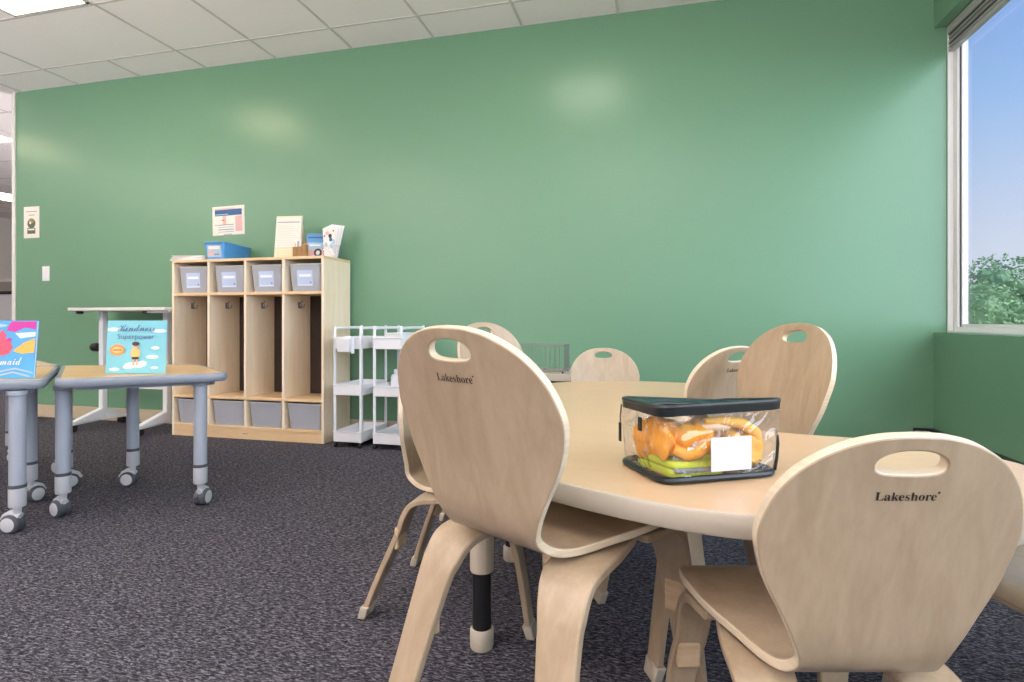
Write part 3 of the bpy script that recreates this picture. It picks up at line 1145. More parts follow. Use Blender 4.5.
desk('trapezoid_desk', 'grey-edged wheeled desk holding the turquoise book, nearest the cubbies',
     [(-1.76, 2.17), (-1.22, 2.45), (-1.62, 2.93), (-2.28, 2.86)],
     [(-1.855, 2.335, 3.0), (-1.365, 2.475, 1.8), (-1.865, 2.78, 3.5), (-2.16, 2.735, 1.0)])
desk('trapezoid_desk', 'grey-edged wheeled desk at the photo edge under the pink and blue book',
     [(-1.785, 2.165), (-2.265, 2.83), (-2.75, 2.62), (-2.35, 1.98)],
     [(-1.895, 2.165, 3.4), (-2.15, 2.52, 1.5), (-2.30, 2.12, 2.6), (-2.62, 2.55, 0.4)])
desk('trapezoid_desk', 'third wheeled desk mostly hidden behind the other two grey-edged desks',
     [(-2.29, 2.88), (-2.78, 2.66), (-3.25, 3.05), (-2.85, 3.35)],
     [(-2.39, 3.0, 3.0), (-2.74, 2.80, 1.5), (-3.12, 3.06, 2.6), (-2.86, 3.23, 0.4)])


# ------------------------------------------------------------------ picture books standing on the desks
def book(name, label, lat, z, w, h, art, cover, turn=0.0):
    q = W(lat, z, DH + .0018)
    t = thing(name, label, 'book', q, TH + turn)
    lean = Matrix.Rotation(math.radians(-5), 4, 'X')
    MB().box(-w / 2 + .002, w / 2 - .002, .0018, .0082, .002, h - .002, lean).build('pages', M['paper_white'], t)
    c = MB()
    c.box(-w / 2, w / 2, 0, .0018, 0, h, lean)
    c.box(-w / 2, w / 2, .0082, .010, 0.0, h, lean)
    c.box(-w / 2, -w / 2 + .0018, 0.0018, .0082, 0.0, h, lean)
    c.build('cover', cover, t)
    # a wire prop behind keeps it upright
    st = MB()
    st.box(-.05, .05, .010, .060, 0.0, .0025)
    st.tube([(-.03, .058, .002), (-.03, .034, .11)], .0018, 6)
    st.tube([(.03, .058, .002), (.03, .034, .11)], .0018, 6)
    st.build('stand', M['white_metal'], t)
    mt = lean @ Matrix.Rotation(PI / 2, 4, 'X')
    print_on('cover_art', t, art, mt)
    return t


w, h = .238, .226
art = [(ellipse(-.095, h - .038, .025, .008), M['cloud']), (ellipse(.09, h - .045, .03, .008), M['cloud']),
       (ellipse(.0, .036, .044, .013), M['cloud']), (ellipse(-.028, .028, .022, .009), M['cloud']), (ellipse(.028, .044, .018, .010), M['cloud']),
       (ellipse(-.083, .018, .021, .007), M['cloud']), (ellipse(.068, .070, .026, .0085), M['cloud']), (ellipse(.078, .108, .017, .007), M['cloud']),
       (ellipse(.078, .024, .017, .005), M['cloud']),
       (ellipse(-.074, .100, .030, .024), M['orange_badge']), (ellipse(-.074, .100, .022, .013), M['yellow']), (rect(-.092, -.056, .097, .103), M['coral']),
       (rect(-.011, -.003, .034, .066), M['skin']), (rect(.003, .011, .034, .066), M['skin']), (rect(-.013, .013, .060, .072), M['hair']),
       ([(-.014, .070), (.014, .070), (.012, .104), (-.012, .104)], M['yellow']), (rect(-.019, -.013, .072, .100), M['skin']), (rect(.013, .019, .072, .100), M['skin']),
       (ellipse(0, .116, .013, .014), M['skin']), (ellipse(0, .126, .015, .009), M['hair']), (ellipse(-.0045, .116, .0016, .002, 8), M['hair']), (ellipse(.0045, .116, .0016, .002, 8), M['hair']),
       ('text', script('Kindness'), .045, 0, h - .046, M['ink_violet'], .15),
       ('text', 'Superpower', .03, 0, h - .086, M['ink_violet'], .148)]
book('picture_book', 'turquoise picture book with a child on a cloud, standing on wheeled desk', -1.605, 2.405, w, h, art, M['book_teal'], 0.10)
w, h = .262, .226
wave = [(-.13, .03), (-.06, .045), (0, .03), (.06, .042), (.13, .025), (.13, .018), (.06, .035), (0, .022), (-.06, .037), (-.13, .022)]
art = [([(.03, h - .004), (.128, h - .003), (.128, h - .035), (.085, h - .028), (.05, h - .045), (.015, h - .040)], M['magenta']),
       ([(.05, h - .05), (.128, h - .045), (.128, h - .062), (.07, h - .07)], M['cloud']),
       ([(.128, h - .07), (.128, h - .125), (.08, h - .13), (.045, h - .12), (.07, h - .10), (.09, h - .085)], M['gold']),
       ([(-.09, .085), (-.04, .10), (-.01, .125), (-.005, .165), (.005, .185), (.012, .160), (.032, .145), (.045, .12), (.03, .095), (-.02, .083)], M['coral']),
       ([(-.02, .165), (.0, .19), (.02, .165), (.002, .155)], M['coral']),
       (ellipse(-.045, .14, .012, .018), M['cloud']), (ellipse(.03, .15, .010, .008, 12), M['magenta']),
       (ellipse(-.03, h - .02, .05, .008), M['print_lblue']), (ellipse(-.08, h - .05, .04, .008), M['print_lblue']),
       (wave, M['print_lblue']), ([(x * .9, y - .014) for x, y in wave], M['print_lblue']),
       ('text', script('Mermaid'), .05, .012, .052, M['paper_white'], .145)]
book('picture_book', 'blue and pink picture book with a mermaid, cut off by the photo edge', -1.993, 2.195, w, h, art, M['book_blue'], 0.02)

# ------------------------------------------------------------------ white flip-top table by the wall
ft = thing('rolling_table', 'white flip-top rolling table against green wall beside the cubby locker', 'table', (-3.85, 3.36, 0))
MB().box(-.385, .50, -.10, .27, .884, .908).build('tabletop', M['whiteboard'], ft, bevel=0.005)
MB().box(-.345, -.315, -.07, -.03, .862, .884).build('latch', M['black'], ft, bevel=0.003)
MB().box(.27, .30, -.07, -.03, .862, .884).build('latch', M['black'], ft, bevel=0.003)
MB().box(.30, .497, -.06, -.02, .868, .884).build('support_bar', M['white_metal'], ft, bevel=0.003)
MB().box(-.26, .34, .075, .095, .30, .335).build('cross_bar', M['white_metal'], ft, bevel=0.003)
for x, dx in ((-.26, -1), (.34, 1)):
    lg = MB().box(x - .02, x + .02, .055, .10, .07, .884).build('column', M['white_metal'], ft, bevel=0.006)
    MB().lathe([(.03, -.03), (.034, -.02), (.034, .02), (.03, .03)], 16, Matrix.Translation((x - .045, .06, .61)) @ Matrix.Rotation(PI / 2, 4, 'Y')).build('height_knob', M['black'], lg, smooth=True)
    f = MB()
    f.frustum((x - .022, x + .022, -.16, .05), (x - .022, x + .022, -.16, .05), .055, .068)
    f.add([(x - .022, -.17, .05), (x + .022, -.17, .05), (x + .022, .075, .055), (x - .022, .075, .055),
           (x - .022, -.17, .075), (x + .022, -.17, .075), (x + .022, .075, .15), (x - .022, .075, .15)],
          [(0, 3, 2, 1), (4, 5, 6, 7), (0, 1, 5, 4), (1, 2, 6, 5), (2, 3, 7, 6), (3, 0, 4, 7)])
    f.add([(x - .022, .26, .05), (x + .022, .26, .05), (x + .022, .075, .055), (x - .022, .075, .055),
           (x - .022, .26, .075), (x + .022, .26, .075), (x + .022, .075, .15), (x - .022, .075, .15)],
          [(0, 1, 2, 3), (4, 7, 6, 5), (0, 4, 5, 1), (1, 5, 6, 2), (2, 6, 7, 3), (3, 7, 4, 0)])
    f.build('foot', M['white_metal'], ft, bevel=0.004)
    for y in (-.15, .24):
        cs = MB()
        cs.lathe([(.026, -.018), (.028, -.014), (.028, .014), (.026, .018)], 16, Matrix.Translation((x - .008, y, .028)) @ Matrix.Rotation(PI / 2, 4, 'Y'))
        cs.lathe([(.008, .03), (.008, .055)], 10, Matrix.Translation((x, y, 0)))
        cs.build('caster', M['black'], ft, smooth=True)

# ------------------------------------------------------------------ cubby locker
CX0, CX1, CYF = -3.332, -2.114, 3.303
CW = CX1 - CX0
cu = thing('cubby_locker', 'birch four-bay cubby locker with hooks and bins against green wall', 'locker', ((CX0 + CX1) / 2, CYF, 0))
hw2 = CW / 2
CD = .333
TP = 1.242
tk = 0.019
MB().box(-hw2, -hw2 + tk, 0, CD, 0, TP - tk).build('side_panel', M['cubby_wood'], cu, bevel=.002)
MB().box(hw2 - tk, hw2, 0, CD, 0, TP - tk).build('side_panel', M['cubby_wood'], cu, bevel=.002)
MB().box(-hw2, hw2, 0, CD, TP - tk, TP).build('top_panel', M['cubby_shelf'], cu, bevel=.002)
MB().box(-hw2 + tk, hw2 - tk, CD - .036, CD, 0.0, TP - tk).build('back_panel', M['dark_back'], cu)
S1, S2, S0 = 1.008, .289, .085
for s, nm in ((S1, 'shelf'), (S2, 'shelf'), (S0, 'base_panel')):
    MB().box(-hw2 + tk, hw2 - tk, .001, CD - .036, s - tk, s).build(nm, M['cubby_shelf'], cu, bevel=.0015)
MB().box(-hw2 + tk, hw2 - tk, .004, .02, 0, S0 - tk).build('plinth', M['cubby_shelf'], cu)
bay = (CW - tk) / 4
xs = [-hw2 + tk / 2 + bay * i for i in range(5)]
for x in xs[1:4]:
    d = MB()
    for za, zb in ((S0, S2 - tk), (S2, S1 - tk), (S1, TP - tk)):
        d.box(x - tk / 2, x + tk / 2, .001, CD - .036, za, zb)
    d.build('divider', M['cubby_wood'], cu, bevel=.0015)
for i in range(4):
    x = xs[i] + tk / 2
    hk = MB()
    y, z = .16, .93
    hk.box(x, x + .003, y - .008, y + .008, z - .03, z + .012)
    for s in (-1, 1):
        hk.tube([(x + .002, y, z - .015), (x + .016, y + s * .006, z - .03), (x + .03, y + s * .014, z - .024), (x + .034, y + s * .018, z - .004)], .003, 8)
    hk.tube([(x + .002, y, z), (x + .014, y, z + .004), (x + .028, y, z + .022)], .003, 8)
    hk.build('hook', M['steel'], cu, smooth=True)
plate = MB().box(-.02, .02, -.0005, .004, .036, .041).build('maker_plate', M['print_grey'], cu)


def bin_box(name, label, x, z, group, card, bw=.246, bh=.182, bd=.27, y=.014):
    o = thing(name, label, 'bin', (cu.location.x + x, CYF + y, z), 0, group)
    lo, hi = (-bw / 2 + .014, bw / 2 - .014, .012, bd - .012), (-bw / 2, bw / 2, 0, bd)
    hi_z = bh
    a, b = lo, hi
    e = .003
    mb = MB()
    # open-topped thin-walled tub
    mb.frustum(a, a, 0.0005, .003)
    def side(p, q, r, s):
        mb.add([p, q, r, s], [(0, 1, 2, 3)])
    A = [(a[0], a[2]), (a[1], a[2]), (a[1], a[3]), (a[0], a[3])]
    B = [(b[0], b[2]), (b[1], b[2]), (b[1], b[3]), (b[0], b[3])]
    A = [tuple(q) for q in round_poly(A, .02, 4)]
    B = [tuple(q) for q in round_poly(B, .02, 4)]
    n2 = len(A)
    mb.add([(p[0], p[1], .001) for p in A] + [(p[0], p[1], bh) for p in B], [(i, (i + 1) % n2, n2 + (i + 1) % n2, n2 + i) for i in range(n2)])
    mb.build('tub', M['bin'], o, smooth=True)
    MB().tube([(p[0], p[1], bh) for p in B], .0042, 6, True).build('rim', M['bin_rim'], o, smooth=True)
    c2 = MB()
    c2.frustum((a[0] + .012, a[1] - .012, a[2] + .014, a[3] - .012), (b[0] + .012, b[1] - .012, b[2] + .02, b[3] - .012), .004, bh * .72)
    c2.build('contents', M['papers_in_bin'], o)
    if card:
        f = MB()
        def fy(zz):
            return a[2] + (b[2] - a[2]) * zz / bh - .0015
        def quad(x0, x1, z0, z1, mat, off):
            f.use(mat).add([(x0, fy(z0) - off, z0), (x1, fy(z0) - off, z0), (x1, fy(z1) - off, z1), (x0, fy(z1) - off, z1)], [(0, 1, 2, 3)])
        quad(-.062, .056, .036, .142, M['label_blue'], 0)
        quad(-.048, .044, .098, .116, M['label_white'], .0004)
        quad(-.056, .05, .041, .046, M['label_white'], .0004)
        quad(.034, .046, .052, .066, M['print_grey'], .0004)
        f.build('name_card', None, o)
    return o


where = ('next to the rolling table', 'second from the rolling table', 'second from the white cart', 'nearest the white cart')
for i in range(4):
    xc = (xs[i] + xs[i + 1]) / 2 + .008
    bin_box('storage_bin', 'clear bin with blue name card on cubby top row, ' + where[i], xc, S1, 'carded bins in the top row of the cubbies', True)
for i in range(4):
    xc = (xs[i] + xs[i + 1]) / 2 + .002
    bin_box('storage_bin', 'plain frosted bin in cubby bottom row, ' + where[i], xc, S2 - .204, 'plain bins in the bottom row of the cubbies', False, .262, .168, .275, .012)

# ------------------------------------------------------------------ things on the cubby
CT_Z = TP
cxm = cu.location.x
t = thing('paper_stack', 'loose stack of white papers on top of cubby beside blue bin', 'papers', (CX0 + .095, CYF + .15, CT_Z), 0.1)
for k in range(5):
    a = (k * 37 % 11 - 5) * .02
    MB().box(-.135 + .006 * k, .125 + .004 * k, -.13, .10, .0005 + k * .006, .0062 + k * .006, Matrix.Rotation(a, 4, 'Z')).build('sheets', M['paper_white'] if k % 2 else M['paper'], t)
MB().box(-.12, .10, -.14, .09, .0305, .032, Matrix.Rotation(.12, 4, 'Z')).build('top_sheet', M['paper_white'], t)

t = thing('blue_bin', 'bright blue plastic book bin with paper label on top of cubby', 'bin', (-3.0, CYF + .025, CT_Z), math.radians(2))
mb = MB()
A = round_poly([(-.068, .012), (.068, .012), (.068, .27), (-.068, .27)], .016, 4)
B = round_poly([(-.084, .0), (.084, .0), (.084, .29), (-.084, .29)], .018, 4)
n2 = len(A)
hts = [.118 - .012 * min(1, max(0, q.y / .29)) for q in B]
mb.add([(p.x, p.y, .001) for p in A] + [(q.x, q.y, hh) for q, hh in zip(B, hts)] + [((q.x * .97), q.y * .97 + .004, hh - .003) for q, hh in zip(B, hts)] + [(p.x * .96, p.y * .96 + .004, .004) for p in A],
       [(j * n2 + i, j * n2 + (i + 1) % n2, (j + 1) * n2 + (i + 1) % n2, (j + 1) * n2 + i) for j in range(3) for i in range(n2)] + [tuple(range(n2 - 1, -1, -1)), tuple(3 * n2 + i for i in range(n2))])
mb.build('tub', M['blue_bin'], t, smooth=True)
MB().tube([(q.x, q.y, hh) for q, hh in zip(B, hts)], .0055, 8, True).build('rim', M['blue_bin'], t, smooth=True)
tilt = Matrix.Translation((0, .0055, .06)) @ Matrix.Rotation(math.radians(90 + 5.8), 4, 'X')
print_on('paper_label', t, [(rect(-.056, .056, -.042, .040), M['print_lblue']), (rect(-.046, .046, .012, .034), M['paper']), (rect(-.046, -.01, -.034, .002), M['print_pink']), (rect(0, .04, -.03, -.018), M['print_grey'])], tilt)

t = thing('flip_chart', 'upright cream ruled flip chart standing on top of the cubby', 'flip chart', (-2.468, CYF + .10, CT_Z), math.radians(8))
lean = Matrix.Rotation(math.radians(-7), 4, 'X')
MB().box(-.092, .092, 0, .012, 0, .300, lean).build('pad', M['paper'], t)
MB().box(-.094, .094, .012, .016, 0, .306, lean).build('backing_board', M['paper_cream'], t)
MB().add([(-.085, .05, .29), (.085, .05, .29), (.085, .13, .0), (-.085, .13, .0), (-.085, .054, .29), (.085, .054, .29), (.085, .134, .0), (-.085, .134, .0)],
         [(0, 1, 2, 3), (7, 6, 5, 4), (0, 4, 5, 1), (2, 6, 7, 3)]).build('easel_flap', M['paper_cream'], t)
mt = lean @ Matrix.Rotation(PI / 2, 4, 'X')
items = [(rect(-.092, .092, .0, .075), M['paper_cream']), (rect(-.092, .092, .073, .077), M['print_pink']), (rect(-.08, .08, .255, .261), M['print_grey']), (rect(-.09, .09, .29, .299), M['paper_cream'])]
for k in range(9):
    items.append((rect(-.078, .078 - .02 * (k % 3), .095 + .0165 * k, .0965 + .0165 * k), M['print_tan']))
for k in range(3):
    items.append((rect(-.08, .08, .02 + .015 * k, .0215 + .015 * k), M['print_tan']))
print_on('ruled_sheet', t, items, mt)

t = thing('pencil_cup', 'small brown wooden pencil caddy on cubby beside the flip chart', 'caddy', (-2.338, CYF + .07, CT_Z))
wd = plain('brown_wood', srgb(158, 120, 76), 0.6, var=.2, bscale=30)
for k, (x, y) in enumerate(((-.035, 0), (.0, .0), (.035, 0))):
    mb = MB()
    mb.wallring(round_poly([(x - .016, y - .016), (x + .016, y - .016), (x + .016, y + .016), (x - .016, y + .016)], .003, 2), 0, .072 + .012 * (k == 2))
    mb.wallring(round_poly([(x - .013, y - .013), (x + .013, y - .013), (x + .013, y + .013), (x - .013, y + .013)], .003, 2), 0.003, .072 + .012 * (k == 2))
    mb.box(x - .015, x + .015, y - .015, y + .015, 0, .004)
    mb.build('cup', wd, t, smooth=True)
for k in range(5):
    x = -.04 + .02 * k
    MB().tube([(x, .002, .006), (x + .006 * (k - 2) * .5, .006, .10 + .012 * (k % 3))], .0033, 6).build('pencil', (M['gold'], M['print_blue'], M['white_plastic'], M['print_olive'], M['coral'])[k], t, smooth=True)

t = thing('picture_book', 'blue covered book standing on cubby between pencil caddy and white booklets', 'book', (-2.278, CYF + .16, CT_Z), math.radians(14))
lean = Matrix.Rotation(math.radians(-8), 4, 'X')
MB().box(-.068, .068, .002, .010, .001, .178, lean).build('pages', M['paper'], t)
MB().box(-.07, .07, -.001, .002, 0, .18, lean).build('cover', plain('book_cover_blue', srgb(92, 152, 205), 0.5), t)
MB().box(-.07, .07, .010, .012, 0, .18, lean).build('back_cover', M['print_blue'], t)
mt = Matrix.Rotation(math.radians(-8), 4, 'X') @ Matrix.Translation((0, -.001, 0)) @ Matrix.Rotation(PI / 2, 4, 'X')
print_on('cover_art', t, [(rect(-.06, .06, .145, .156), M['print_blue']), (rect(-.068, .068, .065, .115), M['print_lblue']), (rect(-.068, .068, .02, .065), M['print_pink']),
                          (ellipse(.012, .042, .028, .030), M['hair']), (ellipse(.012, .042, .014, .016), M['cloud']), (rect(-.05, .03, .09, .10), M['cloud'])], mt)

t = thing('booklet_holder', 'clear holder fanned with white patterned booklets at corner of cubby top', 'booklets', (-2.152, CYF + .13, CT_Z), math.radians(16))
mb = MB()
mb.frustum((-.042, .056, .0, .062), (-.050, .066, -.004, .066), 0.0005, .085)
mb.build('holder', M['pvc'], t)
for k in range(6):
    a = math.radians(-2 + 1.6 * k)
    mt = Matrix.Translation((-.008 + .003 * k, .012 + .007 * k, .003)) @ Matrix.Rotation(a, 4, 'Y') @ Matrix.Rotation(math.radians(-6), 4, 'X')
    bk = MB().add([(-.032, 0, 0), (.030, 0, 0), (.050, 0, .235 - .006 * (5 - k)), (-.043, 0, .235 - .006 * (5 - k)), (-.032, .003, 0), (.030, .003, 0), (.050, .003, .235 - .006 * (5 - k)), (-.043, .003, .235 - .006 * (5 - k))],
                  [(0, 1, 2, 3), (7, 6, 5, 4), (0, 4, 5, 1), (1, 5, 6, 2), (2, 6, 7, 3), (3, 7, 4, 0)]).build('booklet', M['paper_white'] if k % 2 else M['paper'], t)
    pm = mt @ Matrix.Rotation(PI / 2, 4, 'X')
    bk.matrix_local = mt
    if k == 0:
        print_on('pattern', t, [(ellipse(-.012, .17, .014, .014), M['print_pink']), (ellipse(.008, .150, .012, .016), M['hair']), (ellipse(.012, .125, .011, .014), M['ink_violet']), (ellipse(.03, .185, .006, .007), M['print_red']),
                                (ellipse(-.02, .09, .011, .016), M['print_lblue']), (ellipse(.02, .08, .012, .02), M['print_lblue']), (ellipse(-.03, .15, .006, .009), M['print_red']), (ellipse(.03, .11, .008, .02), M['print_lblue'])], pm)

# ------------------------------------------------------------------ papers, switch on the wall
def wall_sheet(name, label, cat, x, z, w, h, items, tilt=0.0, mat=None):
    t = thing(name, label, cat, (x, WY, z))
    mt = Matrix.Rotation(tilt, 4, 'Y')
    MB().box(-w / 2, w / 2, -.0016, 0, -h / 2, h / 2, mt).build('sheet', mat or M['paper'], t)
    print_on('print', t, items, mt @ Matrix.Translation((0, -.0016, 0)) @ Matrix.Rotation(PI / 2, 4, 'X'))
    return t


its = [(rect(-.122, .122, .038, .085), M['print_blue']), (rect(-.12, .06, .088, .094), M['print_pink']), (rect(-.118, .0, .045, .052), M['print_lblue']), (rect(-.05, -.02, -.03, .036), M['print_pink']), (rect(-.06, -.03, .0, .008), M['print_red']),
       (rect(.065, .125, -.085, .032), M['print_pink']), (rect(.065, .125, -.012, -.008), M['print_tan']), (rect(-.12, -.095, -.033, -.028), M['print_grey'])]
for k in range(4):
    its.append((rect(-.12 + .03, .05, -.035 - .018 * k, -.029 - .018 * k), M['print_lblue'] if k % 2 else M['print_grey']))
its.append((rect(-.04, .035, -.108, -.103), M['print_grey']))


def wall_pt(px, py):
    u = (px - 512) / F_PX
    z = WY / (CT + u * ST)
    return z * (-ST + u * CT), HC + (321 - py) * z / F_PX


x, z = wall_pt(228.5, 220.5)
wall_sheet('notice_sheet', 'printed notice with blue heading taped to green wall above blue bin', 'notice', x, z, .288, .222, its, math.radians(-1.2))
x, z = wall_pt(31.7, 222.3)
wall_sheet('small_sign', 'small white sign with a round picture on wall above the light switch', 'sign', x, z, .172, .268,
           [(rect(-.06, .06, .088, .094), M['print_grey']), (rect(-.03, .035, .058, .064), M['print_grey']), (ellipse(0, -.01, .045, .042), M['print_green']), (ellipse(.0, .012, .03, .022), M['print_olive']),
            (ellipse(-.012, -.005, .012, .012, 12), M['paper']), (rect(-.045, .045, -.098, -.048), M['print_green']), (rect(-.035, .035, -.068, -.055), M['paper'])], 0, M['paper'])
x, z = wall_pt(46.3, 273.6)
t = thing('light_switch', 'white light switch plate on green wall below the small sign', 'switch', (x, WY, z))
MB().box(-.038, .038, -.006, 0, -.062, .062).build('plate', M['white_plastic'], t, bevel=.002)
MB().box(-.017, .017, -.011, -.005, -.034, .034).build('rocker', M['white_plastic'], t, bevel=.0015)

# ------------------------------------------------------------------ white rolling carts
KX, KY = .20, .36
KH = .765


def cart_proto(label, loc):
    t = thing('rolling_cart', label, 'cart', loc, 0, 'slim white three-tier carts')
    x0, x1, y0, y1 = 0, KX, 0, KY
    for x in (x0 + .008, x1 - .008):
        # a bent tube makes front post, handle and rear post
        MB().tube(catmull([(x, y0 + .008, .036), (x, y0 + .008, KH - .05), (x, y0 + .014, KH - .012), (x, y0 + .045, KH), (x, y1 - .045, KH), (x, y1 - .014, KH - .012), (x, y1 - .008, KH - .05), (x, y1 - .008, .036)], 5), .0095, 10).build('post_frame', M['white_metal'], t, smooth=True)
    for zz in (.036, .335, .632):
        tr = MB()
        hgt = .068 if zz < .6 else .075
        tr.box(x0, x1, y0, y1, zz, zz + .004)
        for (a, b, c, d) in ((x0, x1, y0, y0 + .004), (x0, x1, y1 - .004, y1), (x0, x0 + .004, y0, y1), (x1 - .004, x1, y0, y1)):
            tr.box(a, b, c, d, zz, zz + hgt)
        tr.box(x0 - .004, x1 + .004, y0 - .005, y0 + .001, zz + hgt - .006, zz + hgt)
        tr.build('tray', M['white_plastic'], t, bevel=.0015)
    for x in (x0 + .012, x1 - .012):
        for y in (y0 + .012, y1 - .012):
            c = MB()
            c.lathe([(.006, .02), (.006, .038)], 8, Matrix.Translation((x, y, 0)))
            c.lathe([(.0135, -.008), (.0155, -.006), (.0155, .006), (.0135, .008)], 14, Matrix.Translation((x, y - .004, .0156)) @ Matrix.Rotation(PI / 2, 4, 'Y'))
            c.build('caster', M['black'], t, smooth=True)
    return t


k1 = cart_proto('slim white three-tier cart beside the cubby locker, carrying a small hanging cup', (-2.005, 3.238, 0))
dup(k1, (-1.725, 3.238, 0), 0, 'slim white three-tier cart farther from cubby, half hidden by chair back')
t = thing('hanging_cup', 'small white plastic cup hung on the front of the nearer-cubby cart', 'cup', (-1.893, 3.2315, .615))
mb = MB()
mb.frustum((-.04, .04, -.066, -.006), (-.047, .047, -.072, -.006), 0, .085)
mb.build('cup', M['white_plastic'], t, bevel=.004)
MB().box(-.02, .02, -.007, .0, .06, .1).build('clip', M['white_plastic'], t, bevel=.001)
MB().box(.0485, .051, -.05, -.014, -.01, .09).build('handle', M['white_plastic'], t, bevel=.001)
t = thing('bottle', 'white plastic bottle on middle tier of the cart half hidden by chair', 'bottle', (-1.675, 3.47, .3395))
MB().lathe([(.034, 0), (.037, .004), (.037, .095), (.030, .112), (.014, .12), (.014, .125)], 20).build('body', M['white_plastic'], t, smooth=True)
MB().lathe([(.016, .125), (.016, .148), (.014, .15)], 16).build('cap', M['white_metal'], t, smooth=True)
t = thing('white_box', 'small white box in the top tray of the cart behind chair back', 'box', (-1.62, 3.42, .6365))
MB().box(-.055, .055, -.11, .11, 0, .085).build('body', M['white_plastic'], t, bevel=.004)
MB().box(-.058, .058, -.113, .113, .085, .098).build('lid', M['white_metal'], t, bevel=.003)

# ------------------------------------------------------------------ low bench with wire basket
t = thing('low_bench', 'low pale wooden bench against green wall under the wire basket', 'bench', (-.78, 3.44, 0))
BHH = .50
MB().box(-.42, .36, -.16, .20, BHH - .045, BHH).build('bench_top', M['band'], t, bevel=.004)
MB().box(-.40, .34, -.13, .18, BHH - .12, BHH - .045).build('apron', M['dark_back'], t)
for x in (-.37, .31):
    for y in (-.12, .16):
        MB().box(x - .022, x + .022, y - .022, y + .022, 0, BHH - .12).build('leg', M['birch'], t, bevel=.003)
t = thing('wire_basket', 'thin grey wire basket standing on low bench between two chair backs', 'basket', (-.738, 3.40, BHH))
wr_ = .0014
bx, by, bh = .22, .10, .165
fm = MB()
for z in (.012, bh):
    fm.tube([(-bx, -by, z), (bx, -by, z), (bx, by, z), (-bx, by, z)], .0024 if z > .1 else .003, 8, True)
fm.build('rim', M['steel'], t, smooth=True)
wv = MB()
nw = 15
for k in range(nw + 1):
    x = -bx + 2 * bx * k / nw
    wv.tube([(x, -by, .010), (x, -by, bh)], wr_, 6)
    wv.tube([(x, by, .010), (x, by, bh)], wr_, 6)
    wv.tube([(x, -by, .010), (x, by, .010)], wr_, 6)
for k in range(1, 8):
    y = -by + 2 * by * k / 8
    wv.tube([(-bx, y, .010), (-bx, y, bh)], wr_, 6)
    wv.tube([(bx, y, .010), (bx, y, bh)], wr_, 6)
wv.build('wires', M['steel'], t, smooth=True)
for sx in (-1, 1):
    for sy in (-1, 1):
        MB().lathe([(.006, 0), (.006, .010)], 8, Matrix.Translation((sx * (bx - .01), sy * (by - .005), 0))).build('foot', M['black'], t)

# ------------------------------------------------------------------ outdoors
GZ = -4.0
structure(MB().box(4.0, 70, -40, 70, GZ - .2, GZ).build('ground', M['lawn']))


def tree(lat, z, top, rad, label, mat, seed, tall=2.2):
    rnd = random.Random(seed)
    q = W(lat, z, GZ)
    t = thing('tree', label, 'tree', q, 0, 'trees outside the window')
    ht = top - GZ
    MB().tube([(0, 0, 0), (.1, .05, ht * .35), (0, .1, ht * .75)], [.22, .16, .06], 10).build('trunk', M['bark'], t, smooth=True)
    mb = MB()
    blobs = [(0, 0, ht - rad * 1.0, rad * .75)]
    for k in range(13):
        a = rnd.uniform(0, 6.28)
        rr = rad * rnd.uniform(.35, .95)
        zz = ht - rad * rnd.uniform(.6, tall * 1.5)
        blobs.append((rr * math.cos(a), rr * math.sin(a), zz, rad * rnd.uniform(.35, .6)))
    for (bx_, by_, bz_, br) in blobs:
        cloth_lump(mb, (bx_, by_, bz_), br * .55, rnd.random(), n=10, amp=.18)
        for k in range(1300):
            d = Vector((rnd.gauss(0, 1), rnd.gauss(0, 1), rnd.gauss(0, 1))).normalized()
            p_ = Vector((bx_, by_, bz_)) + d * br * (rnd.uniform(.3, 1) ** .4)
            s = rnd.uniform(.035, .08)
            u_ = Vector((rnd.gauss(0, 1), rnd.gauss(0, 1), rnd.gauss(0, .6))).normalized()
            v_ = u_.cross(Vector((rnd.gauss(0, 1), rnd.gauss(0, 1), rnd.gauss(0, 1)))).normalized()
            mb.add([p_ - u_ * s, p_ - v_ * s * .5, p_ + u_ * s, p_ + v_ * s * .5], [(0, 1, 2, 3)])
    mb.build('foliage', mat, t)


tree(13.6, 15.5, 2.75, 1.7, 'full dark tree outside, tallest of those seen through window', M['leaf2'], 3)
tree(11.9, 14.2, 2.05, 1.0, 'lighter round tree outside the window, next to the window frame', M['leaf'], 4)
tree(14.6, 20.5, 2.2, 1.5, 'pale green tree farther off behind the other two', M['leaf'], 5)
tree(17.6, 13.4, 2.6, 1.8, 'broad tree outside, past the visible end of the window', M['leaf2'], 6)
tree(14.0, 10.2, 1.5, 1.4, 'low bushy tree outside, just below the window sill line', M['leaf'], 8)

# ------------------------------------------------------------------ sky
SUN_R, SUN_G, SUN_B = 5.0, 5.5, 6.4
wd_ = bpy.data.worlds.new('sky')
scene.world = wd_
wd_.use_nodes = True
nt = wd_.node_tree
bg = nt.nodes['Background']
tc = nt.nodes.new('ShaderNodeTexCoord')
sx = nt.nodes.new('ShaderNodeSeparateXYZ')
nt.links.new(tc.outputs['Generated'], sx.inputs[0])
cr = nt.nodes.new('ShaderNodeValToRGB')
e = cr.color_ramp.elements
e[0].position, e[0].color = 0.0, srgb(232, 235, 250)
e[1].position, e[1].color = 0.75, srgb(92, 146, 240)
m1 = e.new(.10)
m1.color = srgb(222, 228, 252)
m2 = e.new(.30)
m2.color = srgb(166, 200, 255)
nt.links.new(sx.outputs['Z'], cr.inputs['Fac'])
nz = nt.nodes.new('ShaderNodeTexNoise')
mpw = nt.nodes.new('ShaderNodeMapping')
mpw.inputs['Scale'].default_value = (3, 3, 12)
nt.links.new(tc.outputs['Generated'], mpw.inputs['Vector'])
nt.links.new(mpw.outputs['Vector'], nz.inputs['Vector'])
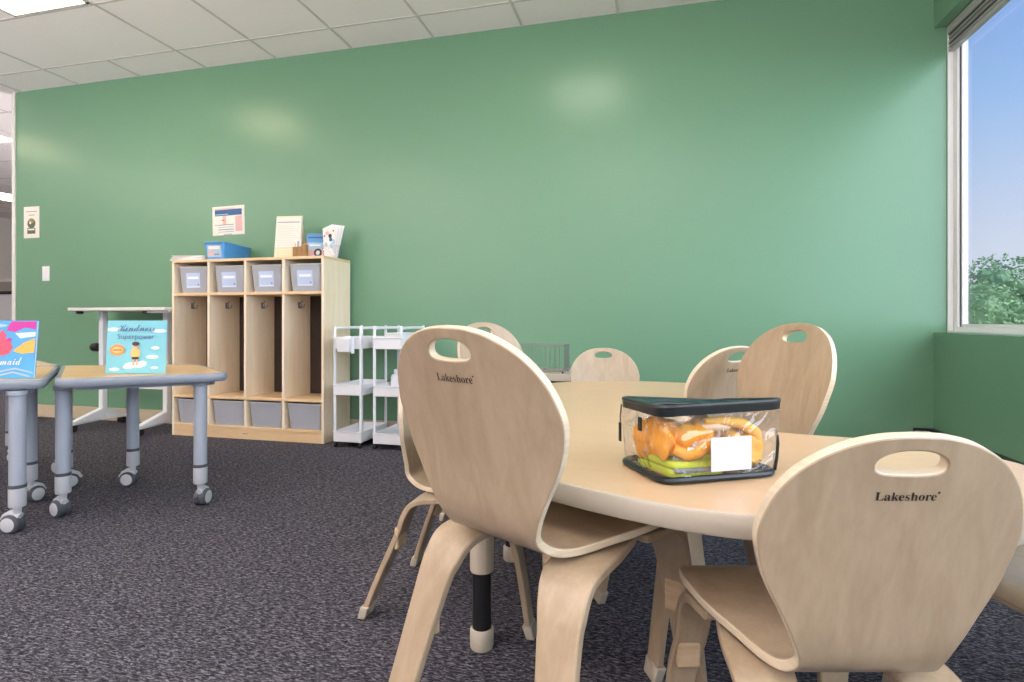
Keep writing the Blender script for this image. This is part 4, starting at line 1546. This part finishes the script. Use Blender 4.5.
nz.inputs['Scale'].default_value = 2.2
nz.inputs['Detail'].default_value = 5
cr2 = nt.nodes.new('ShaderNodeValToRGB')
cr2.color_ramp.elements[0].position = .60
cr2.color_ramp.elements[1].position = .78
nt.links.new(nz.outputs['Fac'], cr2.inputs['Fac'])
mx = nt.nodes.new('ShaderNodeMix')
mx.data_type = 'RGBA'
nt.links.new(cr2.outputs['Color'], mx.inputs['Factor'])
nt.links.new(cr.outputs['Color'], mx.inputs['A'])
mx.inputs['B'].default_value = srgb(232, 236, 250)
# bright hazy quarter of the sky around a veiled sun, out of sight past the window's near end
dt = nt.nodes.new('ShaderNodeVectorMath')
dt.operation = 'DOT_PRODUCT'
sund = Vector((0.76, -0.50, 0.24)).normalized()
dt.inputs[1].default_value = sund
nt.links.new(tc.outputs['Generated'], dt.inputs[0])
mr = nt.nodes.new('ShaderNodeMapRange')
mr.interpolation_type = 'SMOOTHSTEP'
mr.inputs['From Min'].default_value = 0.45
mr.inputs['From Max'].default_value = 0.98
mr.inputs['To Min'].default_value = 0.0
mr.inputs['To Max'].default_value = 1.0
nt.links.new(dt.outputs['Value'], mr.inputs['Value'])
mz = nt.nodes.new('ShaderNodeMix')
mz.data_type = 'RGBA'
mz.clamp_factor = True
nt.links.new(mr.outputs['Result'], mz.inputs['Factor'])
nt.links.new(mx.outputs['Result'], mz.inputs['A'])
mz.inputs['B'].default_value = (SUN_R, SUN_G, SUN_B, 1)
nt.links.new(mz.outputs['Result'], bg.inputs['Color'])
bg.inputs['Strength'].default_value = 1.0

# ------------------------------------------------------------------ added unseen fill lamps, behind the camera and behind the green wall
def bounce(x, y, z, energy, size=1.2, rot=(PI, 0, 0)):
    li = bpy.data.lights.new('fill_lamp', 'AREA')
    li.shape = 'DISK'
    li.size = size
    li.energy = energy
    li.color = (1.0, 0.935, 0.93)
    o = bpy.data.objects.new('fill_lamp', li)
    COL.objects.link(o)
    o.location = (x, y, z)
    o.rotation_euler = rot


bounce(0.2, -1.2, 0.9, 145)
bounce(-3.6, -1.2, 0.9, 185)
bounce(-7.0, -0.5, 0.9, 190)
bounce(-4.3, 6.6, 0.5, 220)
bounce(-3.2, -2.4, 1.3, 60, 1.2, (-PI / 2, 0, 0))

# ------------------------------------------------------------------ camera
cam = bpy.data.cameras.new('camera')
co = bpy.data.objects.new('camera', cam)
COL.objects.link(co)
co.location = (0, 0, HC)
co.rotation_euler = (PI / 2, 0, TH)
cam.sensor_width = 36.0
cam.lens = F_PX / 1024 * 36.0
cam.shift_y = -20.0 / 1024
cam.clip_start = 0.02
scene.camera = co

scene.view_settings.view_transform = 'Standard'
scene.view_settings.look = 'None'
scene.view_settings.gamma = 1.0
scene.view_settings.exposure = 0.0
scene.view_settings.use_curve_mapping = False
